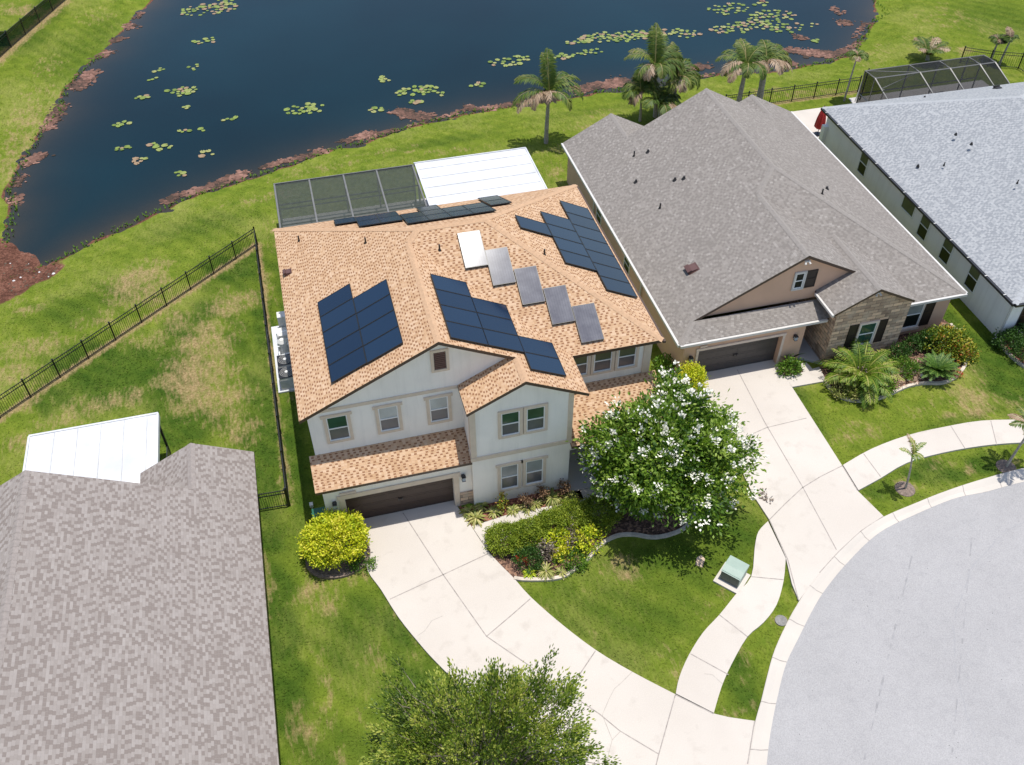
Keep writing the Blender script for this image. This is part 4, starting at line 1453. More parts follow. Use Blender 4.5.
# ---- grey-roofed single-storey house -------------------------------------------
def peach_house():
    H = thing('single_storey_house', 'peach stucco single-storey house with grey shingle roof and stone gable front', 'house', (25, 40, 0))
    E, s = 2.85, .52
    L, Rr, yf = 16.85, 33.2, 31.55
    cx = 25.025
    zr_ = E + s * (cx - L)
    K, A = (cx, yf + (cx - L), zr_), (cx, 49.0, zr_)
    yw = 52.05
    lw, rw = 20.05, 30.0
    zw = E + s * 3.2
    zl_ = lambda x: E + s * (x - L)
    gy = 32.55
    gx = 23.66
    gz = E + s * (gx - L)
    # the gable ridge meets the front slope of the hip
    gK = (gx, yf + (gz - E) / s, gz)
    yfront = lambda z: yf + (z - E) / s
    gLx = L + (gy - yf)                    # where the rake meets the skirt
    zg = E + s * (gy - yf)
    gR = (2 * gx - gLx, gy, zg)            # symmetrical foot of the gable's right slope
    sr = (27.02, 30.72, 4.99)              # stone gable ridge
    sE = 3.80
    sL, sR = sr[0] - (sr[2] - sE) / s, sr[0] + (sr[2] - sE) / s
    planes = [
        ([(L, yf, E), (gLx, gy, zg), (gx, gy, gz), gK, K, A, (lw, 49.0, zl_(lw)), (lw, yw, zw), (L, yw, E)], (1, 0)),
        ([(gx, gy, gz), gR, gK], (-1, 0)),
        ([(L, yf, E), (25.0, yf, E), (25.0, gy + .01, zg), (gLx, gy, zg)], (0, 1)),
        ([(25.0, gy + .01, zg), (25.0, yf, E), (Rr, yf, E), K, gK, gR], (0, 1)),
        ([(Rr, yf, E), (Rr, yw, E), (rw, yw, zw), (rw, 49.0, zl_(lw)), A, K], (-1, 0)),
        ([(lw, yw, zw), (lw, 45.5, zw), (lw + 3.2, 45.5, E), (lw + 3.2, yw, E)], (-1, 0)),
        ([(rw, yw, zw), (rw - 3.2, yw, E), (rw - 3.2, 45.5, E), (rw, 45.5, zw)], (1, 0))]
    rf = roof_mesh('roof', planes, ['shingle_grey', 'fascia_brown', 'trim_cream'], H)
    bk_ = yfront(sE) + 0.9
    st = [([sr, (sr[0], yfront(sr[2]) + .1, sr[2]), (sL, 33.2, sE), (sL, sr[1], sE)], (1, 0)),
          ([sr, (sR, sr[1], sE), (sR, yfront(sE), sE), (sr[0], yfront(sr[2]) + .1, sr[2])], (-1, 0))]
    roof_mesh('gable_roof', st, ['shingle_grey', 'fascia_brown', 'trim_cream'], H, 0.15)
    caps([((gx, gy, gz), gK, s, s), (gK, K, .36, .36), (K, A, s, s), (K, (Rr, yf, E), .36, .36), ((L, yf, E), (gLx, gy, zg), .36, .36), ((lw, 49, zw), (lw, yw, zw), s, s), ((rw, 49, zw), (rw, yw, zw), s, s), (sr, (sr[0], yfront(sr[2]), sr[2]), s, s)], 'cap_grey', rf)
    for q in ((19.79, 46.9, 4.38), (19.41, 41.46, 4.18), (27.48, 38.19, 5.82)):
        pipe_vent(rf, q, 0.045, 0.32)
    for q in ((20.52, 46.52, 4.76), (19.12, 44.62, 4.03), (20.82, 42.93, 4.92), (21.23, 42.63, 5.13), (28.49, 39.29, 5.3)):
        pipe_vent(rf, q, 0.065, 0.15)
    box_vent(rf, (19.08, 35.87, 4.01), (1, 0), s, 0.27, 'vent_brown')
    m = MB()
    wl, wr = 17.15, 32.9
    d0, d1 = 17.98, 22.70
    m.box((wl, 31.63, 0), (d0, 32.1, 2.75))
    m.box((d1, 31.63, 0), (23.95, 32.1, 2.75))
    m.box((d0, 31.63, 2.13), (d1, 32.1, 2.75))
    m.box((wl, 32.1, 0), (wl + .2, 51.8, 2.75))
    m.box((23.75, 32.1, 0), (23.95, 35.0, 2.75))
    m.box((23.75, 35.0, 0), (25.3, 35.2, 2.75))
    m.box((29.4, 32.05, 0), (wr, 32.3, 2.75))
    m.box((wr - .2, 32.3, 0), (wr, 51.8, 2.75))
    m.box((wl + .2, 51.6, 0), (wr - .2, 51.8, 2.75))
    for a, w in ((lw, 3.0), (rw, 3.0)):
        m.prism([(a - w, 2.76), (a + w, 2.76), (a, E + s * 3.2 - .2)], 51.6, 51.8, 'y')
    m.prism([(cx - 5, zr_ - s * 5 - .2), (cx + 5, zr_ - s * 5 - .2), (cx, zr_ - .2)], 48.7, 48.9, 'y')
    # gable wall above the garage
    m.prism([(gLx + .25, zg - .02), (2 * gx - gLx - .2, zg - .02), (gx, gz - .19)], gy + .22, gy + .4, 'y')
    m.build('wall', 'stucco_peach', H)
    m = MB()
    x0, x1 = 25.14, 29.42
    zz = lambda x: sr[2] - s * abs(x - sr[0]) - .17
    m.prism([(x0, 0), (x1, 0), (x1, zz(x1)), (sr[0], zz(sr[0])), (x0, zz(x0))], 31.0, 31.25, 'y')
    m.box((x0, 31.25, 0), (x0 + .2, 35.0, zz(x0)))
    m.box((x1 - .2, 31.25, 0), (x1, 32.05, 3.3))
    m.build('stone_veneer', 'stone_veneer', H)
    pieces('trim', [((d0 - .16, 31.57, 2.132), (d1 + .16, 31.628, 2.28)), ((d0 - .13, 31.58, 0.05), (d0, 31.628, 2.13)), ((d1, 31.58, 0.05), (d1 + .13, 31.628, 2.13))], 'trim_cream', H)
    garage_door(H, d0, d1, 31.95, 2.13, 'door_grey')
    lantern(H, (17.55, 31.628, 1.75))
    lantern(H, (23.4, 31.628, 1.9))
    m = MB()
    m.box((18.0, 31.55, 2.36), (18.4, 31.627, 2.46))
    m.build('address_plaque', 'trim_cream', H)
    m = MB()
    m.box((24.2, 34.93, 0.15), (25.0, 34.995, 2.2))
    m.build('front_door', 'door_brown', H)
    pieces('gutter', [
        ((L - .02, yf - .13, E - .16), (25.0, yf - .002, E - .02)),
        ((29.35, yf - .13, E - .16), (Rr + .02, yf - .002, E - .02)),
        ((L - .13, yf, E - .16), (L - .002, yw, E - .02)),
        ((Rr + .002, yf, E - .16), (Rr + .13, yw, E - .02)),
        ((sL - .12, sr[1], sE - .15), (sL - .002, 32.6, sE - .02))], 'white_gutter', H)
    for y in (37.6, 46.0):
        m = MB()
        m.tube([(L - .07, y, E - .1), (L + .2, y, E - .45), (L + .22, y, .1)], .05, 6)
        m.build('downpipe', 'white_gutter', H)
    # attic window with its shutter
    w = window(H, (23.33, gy + .218, 4.2), .50, .98, upper='pane_black', lower='pane_black', trim=.09, trim_mat='white_gutter', ears=False)
    shutter(H, (23.93, gy + .218, 4.14), .62, 1.1)
    window(H, (26.75, 30.998, 1.05), .95, 1.45, upper='pane_green', lower='pane_green', trim=.1, trim_mat='trim_cream', ears=False)
    shutter(H, (26.12, 30.998, 1.0), .50, 1.55)
    shutter(H, (27.83, 30.998, 1.0), .50, 1.55)
    window(H, (30.28, 32.048, .55), 1.0, 1.85, upper='pane_blind', lower='pane_black', trim=.06, trim_mat='trim_cream', ears=False, sill=True)
    shutter(H, (29.58, 32.048, .5), .60, 1.95)
    shutter(H, (31.38, 32.048, .5), .60, 1.95)
    window(H, (17.148, 45.6, 1.0), .9, 1.3, face='-x', upper='pane_black', lower='pane_black', trim=0)
    window(H, (17.148, 40.5, 1.0), .9, 1.3, face='-x', upper='pane_black', lower='pane_black', trim=0)
    for x, y, z in ((gx, gy + .1, gz - .36), (sr[0], 30.93, sr[2] - .34)):
        m = MB()
        m.box((x - .14, y - .10, z - .05), (x + .14, y + .06, z + .03))
        m.tube([(x - .1, y - .08, z - .05), (x - .13, y - .18, z - .12)], [.04, .065], 8)
        m.tube([(x + .1, y - .08, z - .05), (x + .13, y - .18, z - .12)], [.04, .065], 8)
        m.build('flood_light', 'white_gutter', H)
    return H


peach_house()


# ---- pale house with the blue-grey roof ------------------------------------------
def pale_house():
    H = thing('pale_house', 'long pale grey stucco house with blue-grey shingle roof at the right', 'house', (35.13, 30.2, 0))
    E, s = 2.85, .366
    L, Rr, yf, yb = 35.15, 53.45, 30.05, 52.0
    cx = (L + Rr) / 2
    z = E + s * (cx - L)
    A, B = (cx, yb - 7.3, z), (cx, yf + 7.3, z)
    planes = [([(L, yf, E), B, A, (L, yb, E)], (1, 0)), ([(L, yb, E), A, (Rr, yb, E)], (0, -1)), ([(Rr, yf, E), (Rr, yb, E), A, B], (-1, 0)), ([(L, yf, E), (Rr, yf, E), B], (0, 1))]
    rf = roof_mesh('roof', planes, ['shingle_blue', 'fascia_brown', 'soffit_white'], H)
    caps([((L, yb, E), A, .33, .33), (A, B, s, s), (B, (L, yf, E), .33, .33), (A, (Rr, yb, E), .33, .33)], 'cap_blue', rf)
    for q in ((37.71, 41.65, 4.03), (39.66, 37.68, 4.92)):
        pipe_vent(rf, q, .03, .18)
    for q in ((39.44, 43.58, 4.82), (39.61, 42.2, 4.9), (36.68, 42.61, 3.55), (41.8, 50.41, 3.58)):
        pipe_vent(rf, q, .045, .1)
    box_vent(rf, (47.2, 50.13, 3.71), (0, -1), s, .2, 'pvc_dark')
    m = MB()
    w = 35.47
    m.box((w, 30.35, 0), (w + .22, 51.6, 2.72))
    m.box((w + .22, 30.35, 0), (36.15, 30.6, 2.72))
    m.box((36.15, 30.35, 0), (38.0, 30.6, .75))
    m.box((36.15, 30.35, 2.4), (38.0, 30.6, 2.72))
    m.box((38.0, 30.35, 0), (53.1, 30.6, 2.72))
    m.box((52.9, 30.6, 0), (53.1, 51.6, 2.72))
    m.box((w + .22, 51.4, 0), (52.9, 51.6, 2.72))
    m.box((w - .28, 51.2, 0), (w - .002, 51.6, 1.75))
    m.build('wall', 'stucco_pale', H)
    F = dict(face='-x', trim=0.0, frame_mat='white_vinyl')
    for q, up, wd, ht, sl in ((46.25, 'pane_screen', .95, 1.6, .5), (40.75, 'pane_screen', 1.35, 1.1, .04), (38.85, 'pane_screen', .95, 1.65, .5), (36.4, 'pane_screen', .95, 1.65, .5), (33.75, 'pane_screen', .95, 1.65, .5)):
        if sl < .1:
            window(H, (w - .002, q + wd / 2, 1.5), wd, ht, upper='pane_screen', lower='pane_screen', split=.06, **F)
        else:
            window(H, (w - .002, q + wd / 2, .95), wd, ht, upper=up, lower='pane_black', split=sl, **F)
    window(H, (36.2, 30.40, .8), 1.7, 1.55, upper='pane_black', lower='pane_black', trim=.05, trim_mat='lamp_dark', frame_mat='lamp_dark', ears=False)
    m = MB()
    m.box((L - .12, yf, E - .16), (L - .002, yb, E - .02))
    m.box((L, yf - .12, E - .16), (Rr, yf - .002, E - .02))
    for y in np.arange(yf + .8, yb, 1.7):
        m.box((L - .14, y, E - .03), (L + .02, y + .06, E + .012), mi=1)
    g = m.build('gutter', ['lamp_dark', 'white_gutter'], H)
    m = MB()
    m.tube([(L - .06, yf + .35, E - .1), (w - .06, yf + .35, E - .4), (w - .06, yf + .35, .15), (w - .35, yf + .3, .1)], .05, 6)
    m.build('downpipe', 'white_gutter', H)
    # the plot line turns slightly here
    H.matrix_basis = H.matrix_basis @ Matrix.Rotation(R(-1.2), 4, 'Z')
    return H


pale_house()


# ---- taupe-roofed neighbour in the foreground -------------------------------------
def taupe_house():
    H = thing('taupe_roof_house', 'single-storey house under a broad taupe shingle roof beside the black gate', 'house', (-12, 20, 0))
    E, s = 2.85, .52
    Rr, Lx, cx = -4.42, -20.4, -12.4
    z = E + s * (Rr - cx)
    ym, yw, yf = 27.1, 29.75, 6.0
    wr, wl = -6.88, -17.92
    zw = E + s * (Rr - wr)
    B = (cx, yf + (Rr - cx), z)
    planes = [([(Rr, yf, E), (Rr, yw, E), (wr, yw, zw), (wr, ym, zw), (cx, ym, z), B], (-1, 0)),
              ([(wr, yw, zw), (wr - 2.46, yw, E), (wr - 2.46, 25, E), (wr, 25, zw)], (1, 0)),
              ([(Lx, yf, E), B, (cx, ym, z), (wl, ym, zw), (wl, yw, zw), (Lx, yw, E)], (1, 0)),
              ([(wl, yw, zw), (wl, 25, zw), (wl + 2.46, 25, E), (wl + 2.46, yw, E)], (-1, 0)),
              ([(Lx, yf, E), (Rr, yf, E), B], (0, 1))]
    rf = roof_mesh('roof', planes, ['shingle_taupe', 'fascia_brown', 'soffit_white'], H)
    caps([((cx, ym, z), B, s, s), ((wr, ym, zw), (wr, yw, zw), s, s), ((wl, ym, zw), (wl, yw, zw), s, s), (B, (Rr, yf, E), .36, .36), (B, (Lx, yf, E), .36, .36)], 'cap_taupe', rf)
    m = MB()
    m.box((Rr - .8, yf + .4, 0), (Rr - .6, yw - .3, 2.72))
    m.box((Lx + .3, yf + .4, 0), (Lx + .5, yw - .3, 2.72))
    m.box((Lx + .5, yf + .4, 0), (Rr - .8, yf + .6, 2.72))
    m.box((Lx + .5, yw - .5, 0), (Rr - .8, yw - .3, 2.72))
    for c in (wr, wl):
        m.prism([(c - 1.7, 2.73), (c + 1.7, 2.73), (c, zw - .2)], yw - .5, yw - .3, 'y')
    m.prism([(cx - 5.3, z - s * 5.3 - .2), (cx + 5.3, z - s * 5.3 - .2), (cx, z - .2)], ym - .4, ym - .2, 'y')
    m.build('wall', 'stucco_pale', H)
    m = MB()
    m.box((-14.35, 29.3, 2.56), (-8.72, 33.45, 2.70))
    for x in np.arange(-13.3, -8.8, 1.03):
        m.box((x, 29.3, 2.70), (x + .03, 33.4, 2.735), mi=1)
    m.box((-14.42, 33.45, 2.48), (-8.66, 33.55, 2.74))
    m.box((-8.72, 29.3, 2.48), (-8.63, 33.45, 2.76))
    m.box((-14.44, 29.3, 2.48), (-14.35, 33.45, 2.76))
    m.build('patio_roof', ['white_panel', 'seam_grey'], H)
    pieces('patio_post', [((x, 33.3, 0), (x + .1, 33.42, 2.56)) for x in (-14.3, -11.5, -8.85)] + [((-8.80, 30.0, 0), (-8.76, 33.2, .7))], 'lamp_dark', H)
    return H


taupe_house()

# ================================================================== FENCES, CAGES, SMALL THINGS


def fence(label, line, n_panels, h=1.25, pickets=0.11, name='metal_fence', mat='black_metal', screen=None, group=None, z=0.0):
    """posts and picket panels along a straight or bent line; every post and panel is a part"""
    L = [np.array(p, float) for p in line]
    t = thing(name, label, 'fence', (L[0][0], L[0][1], 0), group)
    for i in range(len(L) - 1):
        a, b = L[i], L[i + 1]
        n = n_panels[i]
        for k in range(n + 1):
            if k == 0 and i > 0:
                continue
            p = a + (b - a) * k / n
            m = MB()
            m.box((p[0] - .035, p[1] - .035, z - .3), (p[0] + .035, p[1] + .035, z + h + .06))
            m.box((p[0] - .045, p[1] - .045, z + h + .06), (p[0] + .045, p[1] + .045, z + h + .085))
            m.build('post', mat, t)
        for k in range(n):
            p, q = a + (b - a) * k / n, a + (b - a) * (k + 1) / n
            e = (q - p) / np.hypot(*(q - p))
            nn = np.array((-e[1], e[0]))
            ln = np.hypot(*(q - p))
            F = lambda u, v, w: (p[0] + e[0] * u + nn[0] * v, p[1] + e[1] * u + nn[1] * v, z + w)
            m = MB()
            for w0 in (.10, h - .26, h - .05):
                m.box((.036, -.018, w0), (ln - .036, .018, w0 + .035), F=F)
            if pickets:
                c = int(ln / pickets)
                for j in range(1, c):
                    u = ln * j / c
                    m.box((u - .009, -.008, .05), (u + .009, .008, h - .012), F=F)
            if screen:
                m.box((.036, .019, .06), (ln - .036, .022, h - .02), mi=1, F=F)
            m.build('fence_panel', [mat, screen or mat], t)
    return t


fence('black metal picket fence running diagonally between the brown-patched lawn and the pond bank', [(-19.66, 36.15), (-17.2, 38.05), (-3.58, 49.85)], [2, 10], pickets=.12)
fence('black metal fence seen almost edge-on along the lawn strip beside the tan-roofed house', [(-3.58, 49.85), (-3.38, 28.62)], [9], pickets=.14)
g = fence('short black metal gate fence closing the gap beside the taupe roof', [(-4.88, 28.66), (-3.44, 28.6)], [1], h=1.2, pickets=.1, name='metal_gate')
g['category'] = 'gate'
fence('dark green screened fence on the far bank in the top corner', [(-24.6, 76.3), (-21.9, 83.6), (-14.6, 102)], [3, 8], h=1.35, pickets=0, screen='fence_screen')
fence('short dark green screened fence branching off behind the far-bank fence', [(-21.9, 83.7), (-30.5, 86.5)], [4], h=1.35, pickets=0, screen='fence_screen')
fence('dark metal fence between the pond bank and the grey-roofed house', [(31.4, 58.12), (42.6, 58.22)], [6], h=1.25, pickets=.16)
fence('dark metal fence on the lawn beyond the screened pool cage', [(53.2, 60.6), (54.9, 59.4), (57.0, 58.4), (57.1, 53)], [1, 1, 2], h=1.3, pickets=.16)

# flat screened lanai roof behind the tan-roofed house
c = thing('pool_cage', 'flat-topped screened pool cage with pale beams behind the tan-roofed house', 'pool cage', (2.5, 46.7, 0.06))
m = MB()
X = [-1.9, 0.25, 2.38, 4.48, 6.8]
for x in X:
    m.box((x - .05, 41.5, 2.72), (x + .05, 51.9, 2.84))
    m.box((x - .05, 51.8, .06), (x + .05, 51.9, 2.72))
m.box((-1.95, 51.9, 2.70), (6.85, 51.97, 2.86))
m.build('frame', 'bronze_metal', c)
m = MB()
for y in (47.4, 49.6):
    m.box((-1.85, y, 2.70), (6.75, y + .05, 2.78))
for y in (44.2, 46.8, 49.3):
    m.box((-1.95, y - .03, .06), (-1.88, y + .03, 2.7))
m.box((-1.85, 51.78, 1.0), (6.75, 51.84, 1.06))
m.box((-1.97, 41.5, 2.62), (-1.89, 51.9, 2.68))
m.build('cross_bar', 'lamp_dark', c)
m = MB()
m.face([(-1.9, 41.5, 2.79), (6.8, 41.5, 2.79), (6.8, 51.9, 2.79), (-1.9, 51.9, 2.79)])
m.face([(-1.9, 51.86, .06), (6.8, 51.86, .06), (6.8, 51.86, 2.79), (-1.9, 51.86, 2.79)])
m.face([(-1.915, 51.9, .06), (-1.915, 41.5, .06), (-1.915, 41.5, 2.79), (-1.915, 51.9, 2.79)])
m.build('screen', 'lanai_screen', c)

# mansard pool cage behind the pale house
c = thing('pool_cage', 'dark mansard screened pool cage behind the blue-grey roof', 'pool cage', (47, 54.5, 0.05))
X = [41.35, 45.0, 47.5, 50.0, 51.3]
y0, y1, y2 = 52.4, 54.9, 56.25
h0, h1, h2 = 2.05, 2.86, 2.80
prof = [(y2, .06), (y2, h2), (y1, h1), (y0, h0), (y0, .06)]
for i, x in enumerate(X):
    m = MB()
    m.tube([(x, a, za) for a, za in prof], .055, 4)
    m.build('rafter', 'bronze_metal', c)
m = MB()
for y, zz in ((y2, h2), (y1, h1), (y2, 1.0)):
    m.tube([(X[0], y, zz), (X[-1], y, zz)], .05, 4)
m.tube([(X[0], y2, h2), (X[1], y1, h1)], .035, 4)
m.tube([(X[0], y1 - 1.0, h1 - .33), (X[1], y1 + .1, h1)], .035, 4)
for yy in (53.6, 54.9):
    m.tube([(X[0], yy, .06), (X[0], yy, h1 - abs(yy - y1) * .17)], .045, 4)
m.tube([(X[0], y0, 1.0), (X[0], y2, 1.0)], .04, 4)
m.build('cross_bar', 'bronze_metal', c)
m = MB()
for k in range(4):
    (a, za), (b, zb_) = prof[k], prof[k + 1]
    m.face([(X[0], a, za + .01), (X[-1], a, za + .01), (X[-1], b, zb_ + .01), (X[0], b, zb_ + .01)])
for x in (X[0], X[-1]):
    m.face([(x, y0, .06), (x, y2, .06), (x, y2, h2), (x, y1, h1), (x, y0, h0)])
m.build('screen', 'cage_screen', c)
t = thing('patio_chair', 'dark lounge chair inside the mansard pool cage', 'chair', (47.2, 54.2, .06))
m = MB()
m.box((46.8, 53.5, .35), (47.5, 54.7, .47))
m.build('seat', 'furniture_dark', t)
m = MB()
m.box((46.8, 54.7, .36), (47.5, 54.8, 1.1))
m.build('backrest', 'furniture_dark', t)
pieces('leg', [((x, y, .06), (x + .05, y + .05, .35)) for x in (46.83, 47.42) for y in (53.55, 54.6)], 'furniture_dark', t)
m = MB()
m.tube([(49.3, 53.6, .06), (49.3, 53.6, .32), (49.3, 53.6, .36)], [.85, .95, .90], 20)
tag(m.build('paddling_pool', 'teal_plastic'), 'small round turquoise tub inside the mansard pool cage', 'tub')

# closed red parasol
t = thing('parasol', 'closed red parasol standing at the rear corner of the pale house', 'parasol', (36.5, 53.1, .06))
m = MB()
m.tube([(36.5, 53.1, .06), (36.5, 53.1, 2.3)], .025, 8)
m.build('pole', 'lamp_dark', t)
m = MB()
zs = [.55, .68, 1.0, 1.35, 1.7, 2.0, 2.25]
rs = [.22, .32, .30, .26, .2, .12, .04]
n = 16
ring = lambda k: [(36.5 + rs[k] * (1 + .22 * (i % 2)) * math.cos(i * 2 * math.pi / n), 53.1 + rs[k] * (1 + .22 * (i % 2)) * math.sin(i * 2 * math.pi / n), zs[k]) for i in range(n)]
for k in range(len(zs) - 1):
    a, b = ring(k), ring(k + 1)
    for i in range(n):
        m.face([a[i], a[(i + 1) % n], b[(i + 1) % n], b[i]])
m.build('canopy', 'canvas_red', t)
m = MB()
m.tube([(36.5, 53.1, .06), (36.5, 53.1, .13)], [.28, .25], 16)
m.build('base', 'lamp_dark', t)

# air conditioners and pool plant on a slab beside the tan-roofed house
m = MB()
m.box((-3.32, 36.2, -.02), (-2.35, 41.6, .09))
tag(m.build('equipment_slab', 'white_panel'), 'white concrete slab under the air conditioners beside the black fence', 'slab')


def condenser(x, y, label):
    t = thing('air_conditioner', label, 'air conditioner', (x, y, .09), 'air conditioners beside the tan-roofed house')
    m = MB()
    s, h = .41, .82
    m.box((x - s, y - s, .09), (x + s, y + s, .09 + h - .03))
    for i in range(11):
        zz = .14 + i * .06
        m.box((x - s - .012, y - s - .012, zz), (x + s + .012, y + s + .012, zz + .025))
    m.build('casing', 'ac_beige', t)
    m = MB()
    m.box((x - s, y - s, .09 + h - .03), (x + s, y + s, .09 + h))
    m.build('top_plate', 'black_metal', t)
    m = MB()
    for r in (.34, .27, .20, .13):
        pts = [(x + r * math.cos(a), y + r * math.sin(a), .09 + h + .02) for a in np.linspace(0, 2 * math.pi, 25)]
        m.tube(pts, .007, 5)
    m.tube([(x, y, .09 + h), (x, y, .09 + h + .06)], .09, 12)
    m.build('fan_grille', 'ac_beige', t)
    return t


condenser(-2.72, 36.75, 'black-topped air conditioner nearest the garage on the white slab')
condenser(-2.72, 37.75, 'black-topped air conditioner next to the pool pipes on the white slab')
t = thing('pool_pump', 'white pool pump with pipes and filter on the slab by the fence', 'pool pump', (-2.7, 39.6, .09))
m = MB()
m.tube([(-2.75, 39.2, .09), (-2.75, 39.2, .95), (-2.75, 39.2, 1.1)], [.26, .26, .12], 14)
m.build('filter_tank', 'ac_beige', t)
m = MB()
for y, hh in ((38.6, .5), (39.0, .8), (39.6, .65), (40.0, .9), (40.5, .5)):
    m.tube([(-3.0, y, .09), (-3.0, y, hh), (-2.45, y + .1, hh), (-2.45, y + .1, .15)], .035, 7)
m.tube([(-3.0, 38.6, .45), (-3.0, 40.5, .45)], .035, 7)
m.build('pipe', 'pipe_white', t)
m = MB()
m.box((-2.95, 40.2, .09), (-2.5, 40.9, .5))
m.box((-2.85, 41.0, .09), (-2.4, 41.5, 1.15))
m.build('motor', 'ac_beige', t)

# transformer on its pad
ang = math.atan2((14.75, 18.99, 0)[1] - (14.08, 19.79, 0)[1], (14.75, 18.99, 0)[0] - (14.08, 19.79, 0)[0])
cx, cy = (14.82, 19.7, 0)[0], (14.82, 19.7, 0)[1]
ca, sa = math.cos(ang), math.sin(ang)
F = lambda u, v, w: (cx + u * ca - v * sa, cy + u * sa + v * ca, w)
t = thing('transformer_box', 'pale green utility transformer box on a concrete pad beside the curving pavement', 'transformer', (cx, cy, 0))
m = MB()
m.box((-.60, -.60, -.05), (.60, .60, .09), F=F)
m.build('pad', 'concrete', t)
m = MB()
m.box((-.43, -.30, .09), (.43, .50, .70), F=F)
m.face([F(-.45, -.34, .66), F(.45, -.34, .66), F(.45, .02, .80), F(-.45, .02, .80)])
m.face([F(-.45, .02, .80), F(.45, .02, .80), F(.45, .54, .78), F(-.45, .54, .78)])
m.face([F(-.45, -.34, .66), F(-.45, .02, .80), F(-.45, .54, .78), F(-.45, .54, .62), F(-.45, -.34, .62)])
m.face([F(.45, -.34, .62), F(.45, .54, .62), F(.45, .54, .78), F(.45, .02, .80), F(.45, -.34, .66)])
m.face([F(.45, .54, .62), F(-.45, .54, .62), F(-.45, .54, .78), F(.45, .54, .78)])
m.build('hood', 'box_green', t)
m = MB()
m.box((-.40, -.345, .12), (-.005, -.302, .63), F=F)
m.box((.005, -.345, .12), (.40, -.302, .63), F=F)
m.build('front_panel', 'box_green_shaded', t)

# small lids and slabs in the verge
m = MB()
m.tube([((15.96, 17.27, 0)[0], (15.96, 17.27, 0)[1], -.05), ((15.96, 17.27, 0)[0], (15.96, 17.27, 0)[1], .05)], .26, 18)
tag(m.build('utility_cover', 'iron_lid'), 'round grey utility cover set in the grass verge beside the kerb', 'utility cover')
m = MB()
px, py = (13.8, 20.88, 0)[0], (13.8, 20.88, 0)[1]
slab(m, [(px - .22, py - .12), (px + .02, py - .33), (px + .30, py + .05), (px + .24, py + .30), (px - .02, py + .22)], -.03, .04)
tag(m.build('stepping_stone', 'stone_tan'), 'single sandy stepping stone lying in the shade of the flowering tree', 'stepping stone')
t = thing('wheelie_bin', 'green wheelie bin tucked behind the yellow bush beside the garage', 'bin', (-2.05, 27.0, 0))
m = MB()
m.tube([(-2.05, 27.0, .05), (-2.05, 27.0, .98)], [.30, .38], 4)
m.build('bin_body', 'bin_green', t)
m = MB()
m.box((-2.36, 26.72, .985), (-1.76, 27.3, 1.05))
m.build('lid', 'bin_green', t)
m = MB()
m.tube([(-2.4, 28.2, 0), (-2.4, 28.2, .22)], .05, 8)
m.box((-2.48, 28.1, .2), (-2.32, 28.3, .34))
tag(m.build('utility_riser', 'ac_beige'), 'small grey utility riser in the shade beside the garage', 'riser')

# ================================================================== PLANTS


def rot_about(v, k, a):
    """rotate vectors v (N,3) about unit axes k (N,3) by angles a (N,)"""
    c, s = np.cos(a)[:, None], np.sin(a)[:, None]
    return v * c + np.cross(k, v) * s + k * (np.sum(k * v, 1, keepdims=True)) * (1 - c)


def leaves(P, D, L, W, rng, fold=0.0, up=0.6):
    """diamond leaves at points P pointing along D; returns (N,4,3)"""
    n = len(P)
    D = D / np.maximum(np.linalg.norm(D, axis=1, keepdims=True), 1e-6)
    N = rng.normal(size=(n, 3)) * 0.6
    N[:, 2] += up
    S_ = np.cross(D, N)
    S_ /= np.maximum(np.linalg.norm(S_, axis=1, keepdims=True), 1e-6)
    L = np.broadcast_to(L, (n,))[:, None]
    W = np.broadcast_to(W, (n,))[:, None]
    mid = P + D * L * 0.5
    return np.stack([P, mid + S_ * W * .5, P + D * L, mid - S_ * W * .5], 1)


